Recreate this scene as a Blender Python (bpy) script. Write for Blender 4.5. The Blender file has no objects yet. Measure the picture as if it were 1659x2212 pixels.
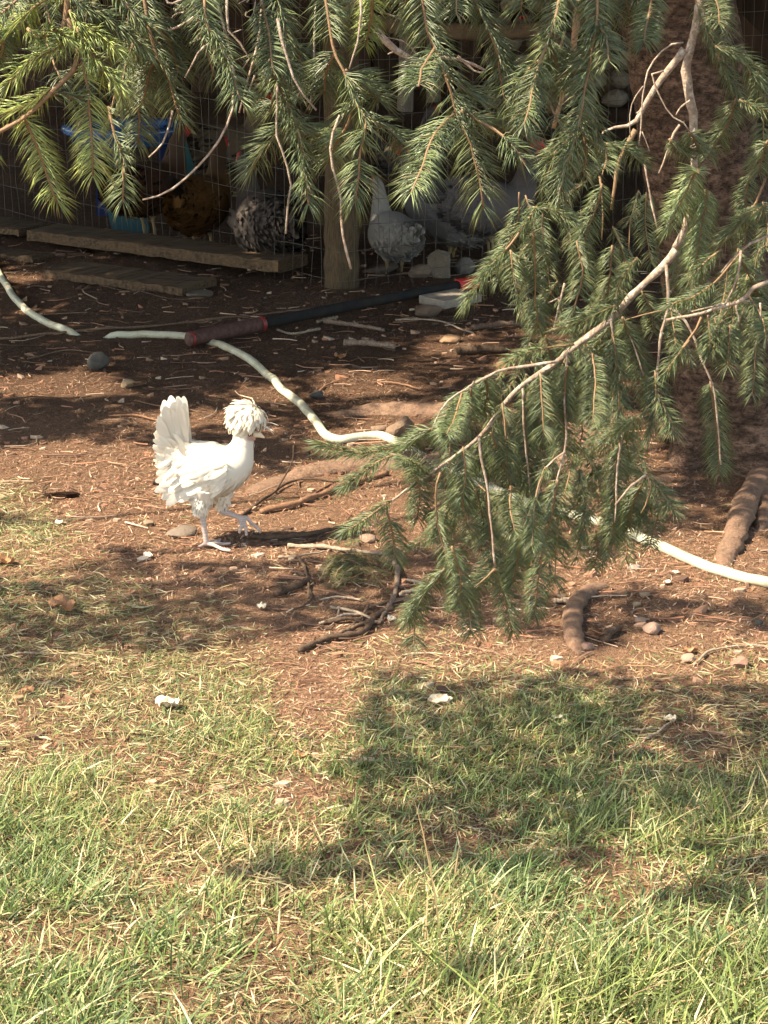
import bpy, math, random
import numpy as np
from mathutils import Vector
rng = np.random.default_rng(7)
random.seed(7)
sc = bpy.context.scene
COL = sc.collection
R = math.radians

# ------------------------------------------------------------------ camera
CAM_H, PITCH, F = 1.70, R(18.0), 4600.0
W0, H0 = 1659.0, 2212.0
cd = bpy.data.cameras.new('camera'); cam = bpy.data.objects.new('camera', cd); COL.objects.link(cam)
cam.location = (0, 0, CAM_H); cam.rotation_euler = (R(90) - PITCH, 0, 0)
cd.sensor_fit = 'VERTICAL'; cd.sensor_height = 24.0; cd.lens = 24.0 * F / H0
cd.clip_start = 0.05; cd.clip_end = 500
sc.camera = cam

# ------------------------------------------------------------------ sun + sky
SUN_EL, SUN_AZ = R(50), R(200)          # azimuth of the sun measured from +X, counter-clockwise
S = np.array([math.cos(SUN_EL) * math.cos(SUN_AZ), math.cos(SUN_EL) * math.sin(SUN_AZ), math.sin(SUN_EL)])
w = bpy.data.worlds.new('World'); sc.world = w; w.use_nodes = True
nt = w.node_tree; nt.nodes.clear()
sky = nt.nodes.new('ShaderNodeTexSky'); sky.sky_type = 'NISHITA'; sky.sun_disc = False
sky.sun_elevation = SUN_EL; sky.sun_rotation = R(90) - SUN_AZ
bg = nt.nodes.new('ShaderNodeBackground'); bg.inputs[1].default_value = 0.15
wo = nt.nodes.new('ShaderNodeOutputWorld')
nt.links.new(sky.outputs[0], bg.inputs[0]); nt.links.new(bg.outputs[0], wo.inputs[0])
sd = bpy.data.lights.new('sun', 'SUN'); sd.energy = 4.3; sd.angle = R(0.5); sd.color = (1.0, 0.96, 0.89)
so = bpy.data.objects.new('sun', sd); COL.objects.link(so)
so.rotation_euler = Vector(S).to_track_quat('Z', 'Y').to_euler()
so.location = (-4, -1, 6)
sc.view_settings.view_transform = 'Standard'; sc.view_settings.look = 'None'
sc.view_settings.use_white_balance = True; sc.view_settings.white_balance_temperature = 8200; sc.view_settings.white_balance_tint = 10
sc.view_settings.gamma = 1.0; sc.view_settings.exposure = 1.8
sc.cycles.max_bounces = 6; sc.cycles.diffuse_bounces = 4; sc.cycles.transparent_max_bounces = 6
sc.cycles.use_denoising = True

# ------------------------------------------------------------------ maths helpers
cp, sp = math.cos(PITCH), math.sin(PITCH)
def ray(px, py):
    dx = (px - W0 / 2) / F; dy = -(py - H0 / 2) / F
    return np.array([dx, cp + dy * sp, -sp + dy * cp])
def at(px, py, Y):
    d = ray(px, py); return np.array([0, 0, CAM_H]) + d * (Y / d[1])
def project(x, y, z):
    zz = z - CAM_H
    f = y * cp - zz * sp; u = y * sp + zz * cp
    f = np.maximum(f, 1e-3)
    return W0 / 2 + F * x / f, H0 / 2 - F * u / f
def _hash(ix, iy, s):
    h = (ix.astype(np.int64) * 374761393 + iy.astype(np.int64) * 668265263 + s * 1442695041) & 0xffffffff
    h = ((h ^ (h >> 13)) * 1274126177) & 0xffffffff
    return ((h ^ (h >> 16)) & 0xffff) / 65535.0
def vnoise(x, y, s=0):
    x = np.asarray(x, float); y = np.asarray(y, float)
    ix = np.floor(x); iy = np.floor(y); fx = x - ix; fy = y - iy
    fx = fx * fx * (3 - 2 * fx); fy = fy * fy * (3 - 2 * fy)
    ix = ix.astype(np.int64); iy = iy.astype(np.int64)
    a = _hash(ix, iy, s); b = _hash(ix + 1, iy, s); c = _hash(ix, iy + 1, s); d = _hash(ix + 1, iy + 1, s)
    return (a * (1 - fx) + b * fx) * (1 - fy) + (c * (1 - fx) + d * fx) * fy
def fbm(x, y, o=4, s=0):
    v = 0; a = 0.5; t = 0
    for k in range(o):
        v = v + a * vnoise(np.asarray(x) * 2 ** k + 13.7 * k, np.asarray(y) * 2 ** k - 7.3 * k, s + k); t += a; a *= 0.5
    return v / t
def height(x, y):
    h = 0.05 * (fbm(np.asarray(x) * 0.9, np.asarray(y) * 0.9, 3, 3) - 0.5)
    h = h + 0.022 * (fbm(np.asarray(x) * 7, np.asarray(y) * 7, 3, 11) - 0.5)
    return h
def gnd(px, py, dz=0.0):
    d = ray(px, py); h = 0.0
    for _ in range(5):
        t = (h - CAM_H) / d[2]; p = d * t; h = float(height(p[0], p[1]))
    return np.array([p[0], p[1], h + dz])
def norm(v):
    return v / np.maximum(np.linalg.norm(v, axis=-1, keepdims=True), 1e-9)

# ------------------------------------------------------------------ mesh helpers
class MB:
    def __init__(s): s.V = []; s.F = []; s.n = 0; s.C = []
    def add(s, V, Fs, col=(1, 1, 1), mat=0):
        V = np.asarray(V, float).reshape(-1, 3); c = np.asarray(col, float)
        if c.ndim == 1: c = np.tile(c[:3], (len(V), 1))
        s.V.append(V); s.C.append(c[:, :3])
        for f in (Fs if isinstance(Fs, list) else [Fs]):
            if len(f): s.F.append((np.asarray(f, np.int64) + s.n, mat))
        s.n += len(V)
    def mesh(s, name, mats, smooth=True):
        me = bpy.data.meshes.new(name)
        V = np.concatenate(s.V); C = np.concatenate(s.C)
        me.vertices.add(len(V)); me.vertices.foreach_set('co', V.astype(np.float32).ravel())
        li = np.concatenate([f.ravel() for f, m in s.F]); tot = np.concatenate([np.full(len(f), f.shape[1]) for f, m in s.F])
        mi = np.concatenate([np.full(len(f), m) for f, m in s.F])
        me.loops.add(len(li)); me.loops.foreach_set('vertex_index', li.astype(np.int32))
        st = np.concatenate([[0], np.cumsum(tot)[:-1]])
        me.polygons.add(len(tot)); me.polygons.foreach_set('loop_start', st.astype(np.int32))
        me.polygons.foreach_set('loop_total', tot.astype(np.int32))
        me.polygons.foreach_set('material_index', mi.astype(np.int32))
        me.polygons.foreach_set('use_smooth', np.full(len(tot), smooth))
        a = me.color_attributes.new('tint', 'FLOAT_COLOR', 'POINT')
        a.data.foreach_set('color', np.concatenate([C, np.ones((len(C), 1))], 1).astype(np.float32).ravel())
        me.update(calc_edges=True)
        for m in (mats if isinstance(mats, (list, tuple)) else [mats]): me.materials.append(m)
        return me
def link(name, me, parent=None):
    o = bpy.data.objects.new(name, me); COL.objects.link(o)
    if parent is not None: o.parent = parent
    return o
def part(name, mb, mats, parent, smooth=True, label=None):
    """mesh in world coordinates, linked as a child of an Empty without moving it"""
    o = link(name, mb.mesh(name, mats, smooth), parent)
    if parent is not None and parent.parent is None:
        o.matrix_parent_inverse = parent.matrix_basis.inverted()
    if label: o['label'] = label
    return o
def tag(o, label, cat, group=None):
    o['label'] = label; o['category'] = cat
    if group: o['group'] = group
    return o
def empty(name, loc, label, cat, group=None):
    o = bpy.data.objects.new(name, None); COL.objects.link(o); o.location = [float(v) for v in loc]
    o.empty_display_size = 0.1
    return tag(o, label, cat, group)
def centred(name, mb, mats, label, cat, group=None, smooth=True):
    """a thing that is one mesh: origin at its base"""
    V = np.concatenate(mb.V); c = np.array([V[:, 0].mean(), V[:, 1].mean(), V[:, 2].min()])
    mb.V = [v - c for v in mb.V]
    o = link(name, mb.mesh(name, mats, smooth)); o.location = c.tolist()
    return tag(o, label, cat, group)
def spline(pts, n):
    P = np.asarray(pts, float)
    if len(P) < 3:
        t = np.linspace(0, 1, n)[:, None]; return P[0] * (1 - t) + P[-1] * t
    d = np.concatenate([[0], np.cumsum(np.linalg.norm(np.diff(P[:, :3], axis=0), axis=1) + 1e-9)])
    E = np.vstack([2 * P[0] - P[1], P, 2 * P[-1] - P[-2]])
    t = np.linspace(0, d[-1], n); k = np.clip(np.searchsorted(d, t, side='right') - 1, 0, len(P) - 2)
    u = ((t - d[k]) / (d[k + 1] - d[k]))[:, None]
    a, b, c, e = E[k], E[k + 1], E[k + 2], E[k + 3]
    return 0.5 * (2 * b + (c - a) * u + (2 * a - 5 * b + 4 * c - e) * u ** 2 + (3 * b - a - 3 * c + e) * u ** 3)
def frames(P):
    T = norm(np.gradient(P, axis=0)); n = len(P)
    N = np.zeros_like(P); up = np.array([0, 0, 1.0]) if abs(T[0][2]) < 0.9 else np.array([0, 1.0, 0])
    v = np.cross(T[0], up); N[0] = v / np.linalg.norm(v)
    for i in range(1, n):
        v = N[i - 1] - T[i] * np.dot(N[i - 1], T[i]); N[i] = v / max(np.linalg.norm(v), 1e-9)
    return T, N, np.cross(T, N)
def tube(P, rad, seg=6, caps=True, sq=None, noise=0.0):
    P = np.asarray(P, float); n = len(P); rad = np.broadcast_to(np.asarray(rad, float), (n,))
    T, N, B = frames(P)
    a = np.linspace(0, 2 * math.pi, seg, endpoint=False)
    r = rad[:, None] * np.ones(seg)
    if noise: r = r * (1 + noise * (rng.random((n, seg)) - 0.5))
    V = P[:, None, :] + (N[:, None, :] * np.cos(a)[None, :, None] + B[:, None, :] * np.sin(a)[None, :, None]) * r[:, :, None]
    V = V.reshape(-1, 3)
    i = np.arange(n - 1)[:, None] * seg; j = np.arange(seg)[None, :]; k = (j + 1) % seg
    Q = np.stack([i + j, i + k, i + seg + k, i + seg + j], -1).reshape(-1, 4)
    Fs = [Q]
    if caps:
        V = np.vstack([V, P[0], P[-1]]); b = n * seg
        jj = np.arange(seg); kk = (jj + 1) % seg
        Fs.append(np.stack([np.full(seg, b), kk, jj], -1))
        Fs.append(np.stack([np.full(seg, b + 1), (n - 1) * seg + jj, (n - 1) * seg + kk], -1))
    return V, Fs
def grid_faces(nr, nc, wrap=False):
    i = np.arange(nr - 1)[:, None] * nc; j = np.arange(nc if wrap else nc - 1)[None, :]; k = (j + 1) % nc
    return np.stack([i + j, i + k, i + nc + k, i + nc + j], -1).reshape(-1, 4)
def box(c, ax, ay, az, jit=0.0, nx=2, bev=0.0):
    """box with half-axes vectors; nx = rings along ax for unevenness"""
    c, ax, ay, az = map(lambda v: np.asarray(v, float), (c, ax, ay, az))
    b = bev
    prof = [(-1 + b, -1), (1 - b, -1), (1, -1 + b), (1, 1 - b), (1 - b, 1), (-1 + b, 1), (-1, 1 - b), (-1, -1 + b)] if bev else [(-1, -1), (1, -1), (1, 1), (-1, 1)]
    m = len(prof); V = []
    for u in np.linspace(-1, 1, nx):
        for (p, q) in prof:
            V.append(c + ax * u + ay * p + az * q + (rng.random(3) - 0.5) * jit)
    V = np.array(V); Fs = [grid_faces(nx, m, True)[:, ::-1]]
    e = np.vstack([V[:m].mean(0), V[-m:].mean(0)]); nb = len(V); V = np.vstack([V, e])
    jj = np.arange(m); kk = (jj + 1) % m
    Fs.append(np.stack([np.full(m, nb), jj, kk], -1)); Fs.append(np.stack([np.full(m, nb + 1), (nx - 1) * m + kk, (nx - 1) * m + jj], -1))
    return V, Fs

# ------------------------------------------------------------------ materials
def mat(name, col, rough=0.8, tint=False, noise=None, bump=None, trans=0.0, spec=0.5, coords='Object', metal=0.0, stretch=(1, 1, 1), coat=0.0):
    """noise = (scale, colour2, contrast); bump = (scale, strength, distance)"""
    m = bpy.data.materials.new(name); m.use_nodes = True; t = m.node_tree; N = t.nodes; L = t.links
    p = N['Principled BSDF']; p.inputs['Roughness'].default_value = rough; p.inputs['Metallic'].default_value = metal
    p.inputs['Specular IOR Level'].default_value = spec; p.inputs['Coat Weight'].default_value = coat
    tc = N.new('ShaderNodeTexCoord'); mp = N.new('ShaderNodeMapping'); mp.inputs['Scale'].default_value = stretch
    L.new(tc.outputs[coords], mp.inputs[0]); vec = mp.outputs[0]
    rgb = N.new('ShaderNodeRGB'); rgb.outputs[0].default_value = (*col, 1); out = rgb.outputs[0]
    if noise:
        for i, (s, c2, f) in enumerate(noise):
            nz = N.new('ShaderNodeTexNoise'); nz.inputs['Scale'].default_value = s; nz.inputs['Detail'].default_value = 6
            nz.inputs['Roughness'].default_value = 0.65
            L.new(vec, nz.inputs['Vector'])
            rp = N.new('ShaderNodeMapRange'); rp.inputs[1].default_value = 0.5 - f; rp.inputs[2].default_value = 0.5 + f
            L.new(nz.outputs[0], rp.inputs[0])
            mx = N.new('ShaderNodeMix'); mx.data_type = 'RGBA'
            L.new(rp.outputs[0], mx.inputs[0]); L.new(out, mx.inputs[6]); mx.inputs[7].default_value = (*c2, 1); out = mx.outputs[2]
    if tint:
        at_ = N.new('ShaderNodeAttribute'); at_.attribute_name = 'tint'
        mx = N.new('ShaderNodeMix'); mx.data_type = 'RGBA'; mx.blend_type = 'MULTIPLY'; mx.inputs[0].default_value = 1
        L.new(out, mx.inputs[6]); L.new(at_.outputs['Color'], mx.inputs[7]); out = mx.outputs[2]
    L.new(out, p.inputs['Base Color'])
    if bump:
        prev = None
        for (s, st, di) in bump:
            nz = N.new('ShaderNodeTexNoise'); nz.inputs['Scale'].default_value = s; nz.inputs['Detail'].default_value = 8
            nz.inputs['Roughness'].default_value = 0.7
            L.new(vec, nz.inputs['Vector'])
            b = N.new('ShaderNodeBump'); b.inputs['Strength'].default_value = st; b.inputs['Distance'].default_value = di
            L.new(nz.outputs[0], b.inputs['Height'])
            if prev: L.new(prev, b.inputs['Normal'])
            prev = b.outputs[0]
        L.new(prev, p.inputs['Normal'])
    if trans:
        tr = N.new('ShaderNodeBsdfTranslucent'); L.new(out, tr.inputs[0])
        ms = N.new('ShaderNodeMixShader'); ms.inputs[0].default_value = trans
        L.new(p.outputs[0], ms.inputs[1]); L.new(tr.outputs[0], ms.inputs[2])
        L.new(ms.outputs[0], N['Material Output'].inputs[0])
    return m
M = {}
M['dirt'] = mat('dirt', (0.36, 0.218, 0.150), 0.95, tint=True, noise=[(4, (0.45, 0.28, 0.19), 0.15), (35, (0.21, 0.122, 0.082), 0.12), (120, (0.48, 0.30, 0.20), 0.10), (330, (0.08, 0.048, 0.033), 0.14)],
                bump=[(30, 1.0, 0.035), (110, 1.0, 0.016), (300, 0.9, 0.006)], spec=0.12)
M['blade'] = mat('grass_blade', (1, 1, 1), 0.55, tint=True, trans=0.38, spec=0.35)
M['litter'] = mat('litter', (1, 1, 1), 0.8, tint=True, spec=0.2)
M['needle'] = mat('spruce_needle', (1, 1, 1), 0.42, tint=True, trans=0.12, spec=0.6)
M['shoot_bark'] = mat('shoot_bark', (1, 1, 1), 0.7, tint=True, noise=[(300, (0.5, 0.5, 0.5), 0.2)], bump=[(400, 0.5, 0.002)])
M['pale_bark'] = mat('pale_bark', (0.56, 0.46, 0.37), 0.8, noise=[(45, (0.62, 0.56, 0.47), 0.1), (150, (0.20, 0.14, 0.10), 0.13), (60, (0.28, 0.20, 0.15), 0.10)], bump=[(220, 1.0, 0.004)])
M['bark'] = mat('trunk_bark', (0.215, 0.135, 0.10), 0.9, tint=True, noise=[(9, (0.10, 0.058, 0.046), 0.12), (40, (0.07, 0.04, 0.03), 0.10), (110, (0.27, 0.18, 0.135), 0.12)], bump=[(35, 1.0, 0.018), (120, 0.9, 0.008), (300, 0.7, 0.003)], spec=0.15, stretch=(1, 1, 2.4))
M['root'] = mat('root_bark', (0.23, 0.14, 0.10), 0.92, noise=[(9, (0.29, 0.17, 0.12), 0.12), (30, (0.12, 0.07, 0.05), 0.12), (120, (0.30, 0.19, 0.13), 0.12)], bump=[(25, 1.0, 0.02), (90, 0.9, 0.008), (260, 0.7, 0.003)], spec=0.15)
M['stick'] = mat('stick_wood', (1, 1, 1), 0.85, tint=True, noise=[(140, (0.5, 0.45, 0.4), 0.15)], bump=[(200, 0.6, 0.003)], spec=0.2)
M['plank'] = mat('weathered_plank', (0.085, 0.052, 0.031), 0.85, tint=True, noise=[(9, (0.04, 0.025, 0.016), 0.10), (40, (0.12, 0.078, 0.045), 0.1)], bump=[(22, 0.6, 0.01)], stretch=(0.25, 3, 3), spec=0.25)
M['post'] = mat('post_wood', (0.070, 0.047, 0.027), 0.85, noise=[(12, (0.04, 0.028, 0.017), 0.15), (60, (0.10, 0.068, 0.04), 0.1)], bump=[(30, 0.6, 0.008)], stretch=(3, 3, 0.3), spec=0.2)
M['shed'] = mat('shed_board', (0.075, 0.045, 0.032), 0.9, tint=True, noise=[(10, (0.04, 0.025, 0.018), 0.15)], bump=[(30, 0.5, 0.01)], stretch=(3, 3, 0.3), spec=0.2)
M['log'] = mat('log_bark', (0.24, 0.16, 0.11), 0.9, noise=[(20, (0.14, 0.09, 0.06), 0.15)], bump=[(40, 0.7, 0.01)], spec=0.2)
M['birch'] = mat('pale_post_wood', (0.24, 0.20, 0.17), 0.9, noise=[(14, (0.16, 0.13, 0.11), 0.12)], bump=[(30, 0.7, 0.01)], stretch=(2, 2, 0.6), spec=0.2)
M['stone'] = mat('stone', (1, 1, 1), 0.85, tint=True, noise=[(30, (0.6, 0.56, 0.5), 0.15), (150, (0.8, 0.8, 0.8), 0.1)], bump=[(60, 0.6, 0.006), (250, 0.5, 0.002)], spec=0.3)
M['hose'] = mat('hose_rubber', (0.48, 0.50, 0.375), 0.55, noise=[(5, (0.47, 0.47, 0.35), 0.15), (18, (0.36, 0.30, 0.20), 0.07), (160, (0.42, 0.41, 0.31), 0.2)], bump=[(150, 0.2, 0.001)], spec=0.5)
M['black'] = mat('black_rubber', (0.014, 0.016, 0.019), 0.92, spec=0.15, noise=[(20, (0.028, 0.024, 0.020), 0.15)], bump=[(120, 0.4, 0.002)])
M['maroon'] = mat('maroon_foam', (0.055, 0.017, 0.015), 0.8, noise=[(60, (0.085, 0.04, 0.03), 0.12)], bump=[(200, 0.6, 0.002)])
M['red'] = mat('red_plastic', (0.20, 0.018, 0.016), 0.5)
M['bright'] = mat('bright_red_plastic', (0.55, 0.03, 0.03), 0.5)
M['wire'] = mat('galvanised_wire', (0.10, 0.09, 0.08), 0.7, metal=0.2)
M['blue'] = mat('blue_plastic', (0.015, 0.045, 0.11), 0.2, noise=[(8, (0.05, 0.17, 0.42), 0.15)])
M['teal'] = mat('teal_plastic', (0.006, 0.055, 0.065), 0.5, noise=[(8, (0.012, 0.065, 0.075), 0.15)])
M['navy'] = mat('navy_plastic', (0.015, 0.03, 0.11), 0.4)
M['feather'] = mat('feather', (1, 1, 1), 0.8, tint=True, trans=0.25, spec=0.15, bump=[(420, 0.35, 0.001)])
M['skin'] = mat('bird_skin', (1, 1, 1), 0.6, tint=True, bump=[(350, 0.4, 0.001)])
M['eye'] = mat('bird_eye', (0.02, 0.012, 0.01), 0.1)
M['paper'] = mat('pale_scrap', (0.75, 0.66, 0.52), 0.8, noise=[(60, (0.5, 0.38, 0.25), 0.12)], bump=[(120, 0.5, 0.003)])
M['leaf'] = mat('dry_leaf', (1, 1, 1), 0.7, tint=True, trans=0.2)

# ------------------------------------------------------------------ ground sheet
def axis_pts(lo, hi, near_lo, near_hi, step, far_n):
    near = np.arange(near_lo, near_hi + 1e-6, step)
    g = np.geomspace(step, 1, far_n)
    a = near_lo - (near_lo - lo) * (np.geomspace(1, 60, far_n) - 1) / 59; b = near_hi + (hi - near_hi) * (np.geomspace(1, 60, far_n) - 1) / 59
    return np.concatenate([a[1:][::-1], near, b[1:]])
gx = axis_pts(-80, 80, -2.4, 2.4, 0.019, 26)
gy = np.concatenate([-80 + 82.0 * (1 - (np.geomspace(1, 60, 20)[::-1] - 1) / 59)[:-1], np.arange(2.0, 6.5, 0.017), np.arange(6.5, 14.5, 0.035), 14.5 + 120 * (np.geomspace(1, 60, 22) - 1) / 59])
X, Y = np.meshgrid(gx, gy)
Z = height(X, Y)
near = np.clip(1 - (np.abs(X) - 2.5) / 1.0, 0, 1) * ((Y > 2) & (Y < 9))
Z = Z + near * 0.007 * (fbm(X * 28, Y * 28, 3, 21) - 0.5)
PX, PY = project(X, Y, Z)
# base colour: paler at the grass, darker further back
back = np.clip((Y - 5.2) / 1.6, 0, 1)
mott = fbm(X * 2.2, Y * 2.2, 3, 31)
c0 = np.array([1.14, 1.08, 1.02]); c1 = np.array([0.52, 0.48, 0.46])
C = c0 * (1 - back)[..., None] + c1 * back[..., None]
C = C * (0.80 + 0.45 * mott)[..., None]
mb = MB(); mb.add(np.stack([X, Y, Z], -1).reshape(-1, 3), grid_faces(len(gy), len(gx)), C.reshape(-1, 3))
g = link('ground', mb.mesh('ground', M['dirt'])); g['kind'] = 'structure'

# ------------------------------------------------------------------ lawn
# lawn outline in the photo: edge height for each column (pixels), turned into world positions by projection
EX = np.array([-400, 0, 80, 160, 260, 380, 520, 640, 740, 860, 1000, 1150, 1300, 1450, 1659, 2100])
EY = np.array([880, 940, 1010, 1110, 1195, 1270, 1310, 1440, 1400, 1350, 1365, 1385, 1400, 1395, 1390, 1370])
bare = [(672, 1505, 95, 95, 0.97), (640, 1720, 110, 45, 0.7), (300, 1640, 110, 35, 0.6), (660, 1800, 120, 35, 0.6), (1420, 1480, 150, 25, 0.6),
        (1100, 1420, 120, 20, 0.5), (1300, 1860, 110, 45, 0.75), (150, 1230, 200, 50, 0.5), (1450, 1940, 120, 50, 0.55), (900, 1440, 70, 20, 0.5), (1540, 2010, 110, 40, 0.5)]
def lawn(x, y):
    px, py = project(x, y, 0 * x)
    e = np.interp(px, EX, EY)
    d = np.clip((py - e + 60 * (fbm(x * 6, y * 6, 3, 41) - 0.5)) / 140, 0, 1)
    d = np.where(py > 1900, 1.0, d)
    for (cx, cy, rx, ry, s) in bare:
        q = ((px - cx) / rx) ** 2 + ((py - cy) / ry) ** 2
        d = d * (1 - s * np.exp(-q ** 2 * 0.7))
    return d
GREEN = np.array([[0.145, 0.20, 0.058], [0.205, 0.27, 0.09], [0.08, 0.125, 0.045], [0.32, 0.375, 0.175], [0.14, 0.195, 0.08]])
STRAW = np.array([[0.58, 0.49, 0.27], [0.46, 0.36, 0.19], [0.66, 0.59, 0.38], [0.36, 0.26, 0.14]])
def blades(B, az, tilt, L, wd, bend, cols):
    n = len(B); d = np.stack([np.cos(az) * np.sin(tilt), np.sin(az) * np.sin(tilt), np.cos(tilt)], -1)
    side = np.stack([-np.sin(az), np.cos(az), 0 * az], -1)
    tw = rng.normal(0, 0.9, n)[:, None]; side = norm(side * np.cos(tw) + np.cross(d, side) * np.sin(tw))
    h = np.stack([np.cos(az), np.sin(az), -0.55 + 0 * az], -1)
    V = []
    for t, ww in ((0, .75), (.38, 1), (.75, .7)):
        c = B + d * (L * t)[:, None] + h * (bend * L * t * t)[:, None]
        V += [c - side * (wd * ww * .5)[:, None], c + side * (wd * ww * .5)[:, None]]
    V.append(B + d * L[:, None] + h * (bend * L)[:, None])
    V = np.stack(V, 1); k = np.arange(n)[:, None] * 7
    Q = np.concatenate([k + [0, 1, 3, 2], k + [2, 3, 5, 4]]); T3 = k + np.array([4, 5, 6])
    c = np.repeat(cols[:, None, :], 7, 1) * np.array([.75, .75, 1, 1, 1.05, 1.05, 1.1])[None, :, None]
    V = V.reshape(-1, 3)
    V[:, 2] = np.maximum(V[:, 2], height(V[:, 0], V[:, 1]) + 0.001)
    return V, [Q, T3], c.reshape(-1, 3)
n = 400000
x = rng.uniform(-1.5, 1.6, n); y = 2.3 + 2.9 * rng.random(n) ** 1.15
den = lawn(x, y); patch = fbm(x * 5, y * 5, 3, 51)
keep = rng.random(n) < den * np.clip((patch - 0.34) * 4.0, 0.10, 1) * 0.62
x, y, patch, den = x[keep], y[keep], patch[keep], den[keep]; n = len(x)
tall = np.clip((4.1 - y) / 1.3, 0.0, 1)
L = (0.014 + 0.031 * tall) * rng.lognormal(0, .38, n) * (0.55 + 0.9 * patch) * (0.5 + 0.5 * den)
mix = rng.random(n) < np.clip(0.30 + 1.0 * (fbm(x * 3, y * 3, 2, 61) - 0.5), 0.10, 0.8)
cols = GREEN[rng.integers(0, 5, n)] * (0.75 + 0.55 * rng.random((n, 1)))
hue = fbm(x * 4, y * 4, 2, 71)[:, None]; cols = cols * (1 + (hue - 0.5) * np.array([0.3, 0.05, -0.2]))
cols[mix] = STRAW[rng.integers(0, 4, mix.sum())] * (0.75 + 0.4 * rng.random((mix.sum(), 1)))
B = np.stack([x, y, height(x, y) - 0.001], -1)
az = rng.normal(0.6, 1.5, n); tilt = np.abs(rng.normal(0.5, 0.42, n)); tilt[mix] += 0.35
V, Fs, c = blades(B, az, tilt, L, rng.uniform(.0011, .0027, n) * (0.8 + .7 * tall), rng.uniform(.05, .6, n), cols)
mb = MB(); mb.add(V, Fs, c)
# flattened straw thatch
n = 220000
x = rng.uniform(-1.5, 1.6, n); y = 2.3 + 3.2 * rng.random(n) ** 1.1
den = lawn(x, y); keep = rng.random(n) < np.clip(den * 1.2 + .02, 0, 1) * (0.22 + 0.6 * fbm(x * 4, y * 4, 3, 81)); x, y = x[keep], y[keep]; n = len(x)
B = np.stack([x, y, height(x, y) + rng.uniform(0.001, .009, n)], -1)
cols = STRAW[rng.integers(0, 4, n)] * (0.6 + 0.5 * rng.random((n, 1)))
gr = rng.random(n) < 0.25; cols[gr] = GREEN[rng.integers(0, 5, gr.sum())]
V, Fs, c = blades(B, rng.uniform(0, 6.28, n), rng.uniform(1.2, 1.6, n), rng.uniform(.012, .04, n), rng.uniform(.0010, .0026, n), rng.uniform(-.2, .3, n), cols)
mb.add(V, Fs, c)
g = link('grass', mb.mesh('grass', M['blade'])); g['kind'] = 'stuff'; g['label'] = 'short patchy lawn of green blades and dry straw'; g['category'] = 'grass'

# ------------------------------------------------------------------ needle and twig litter on the bare earth
def slivers(B, az, el, L, wd, cols, up=0.0005):
    n = len(B); d = np.stack([np.cos(az) * np.cos(el), np.sin(az) * np.cos(el), np.sin(el)], -1)
    s = np.stack([-np.sin(az), np.cos(az), 0 * az], -1)
    A = B - d * (L / 2)[:, None]; E = B + d * (L / 2)[:, None]; m = B + np.array([0, 0, 1]) * (wd * .6)[:, None] + s * (rng.normal(0, .07, n) * L)[:, None]
    V = np.stack([A, m - s * (wd / 2)[:, None], m + s * (wd / 2)[:, None], E], 1).reshape(-1, 3)
    k = np.arange(n)[:, None] * 4
    return V, [k + np.array([0, 1, 2]), k + np.array([1, 3, 2])], np.repeat(cols, 4, 0)
BR = np.array([[0.40, 0.22, 0.14], [0.30, 0.16, 0.105], [0.48, 0.30, 0.20], [0.14, 0.08, 0.058], [0.50, 0.37, 0.27], [0.38, 0.18, 0.11], [0.2, 0.115, 0.08]])
n = 300000
y = 3.2 + 6.0 * rng.random(n) ** 1.25; x = rng.uniform(-1, 1, n) * (0.75 + y * 0.235)
keep = rng.random(n) < (1 - 0.6 * lawn(x, y)) * np.clip(0.15 + 1.9 * (fbm(x * 4, y * 4, 3, 91) - 0.25), .1, 1); x, y = x[keep], y[keep]; n = len(x)
B = np.stack([x, y, height(x, y) + rng.uniform(0.001, .006, n)], -1)
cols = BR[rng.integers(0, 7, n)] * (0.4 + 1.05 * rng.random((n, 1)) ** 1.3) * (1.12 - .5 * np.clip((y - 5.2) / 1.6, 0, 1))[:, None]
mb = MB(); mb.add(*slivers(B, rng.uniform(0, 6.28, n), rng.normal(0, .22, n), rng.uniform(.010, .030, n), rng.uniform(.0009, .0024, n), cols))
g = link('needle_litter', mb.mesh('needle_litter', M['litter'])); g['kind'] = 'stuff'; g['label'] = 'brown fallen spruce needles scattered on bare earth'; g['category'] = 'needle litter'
mb = MB()
for i in range(2600):
    y = 3.7 + 5.5 * rng.random() ** 1.2; x = rng.uniform(-1, 1) * (0.5 + y * 0.235)
    if rng.random() < lawn(np.array(x), np.array(y)) * 0.8: continue
    a = rng.uniform(0, 3.14) if rng.random() < .5 else rng.normal(0.1, .4); l = rng.lognormal(-3.0, .5); k = 4
    t = np.linspace(-.5, .5, k)[:, None]; cv = rng.normal(0, .12)
    P = np.array([x, y, 0]) + np.array([math.cos(a), math.sin(a), 0]) * l * t + np.array([-math.sin(a), math.cos(a), 0]) * l * cv * (t * t * 4 - 1)
    r = rng.uniform(.0010, .0028); P[:, 2] = height(P[:, 0], P[:, 1]) + r + .002 + rng.random() * .004
    mb.add(*tube(P, np.linspace(r, r * .5, k), 4), BR[rng.integers(0, 7)] * rng.uniform(.4, 1.15))
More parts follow.
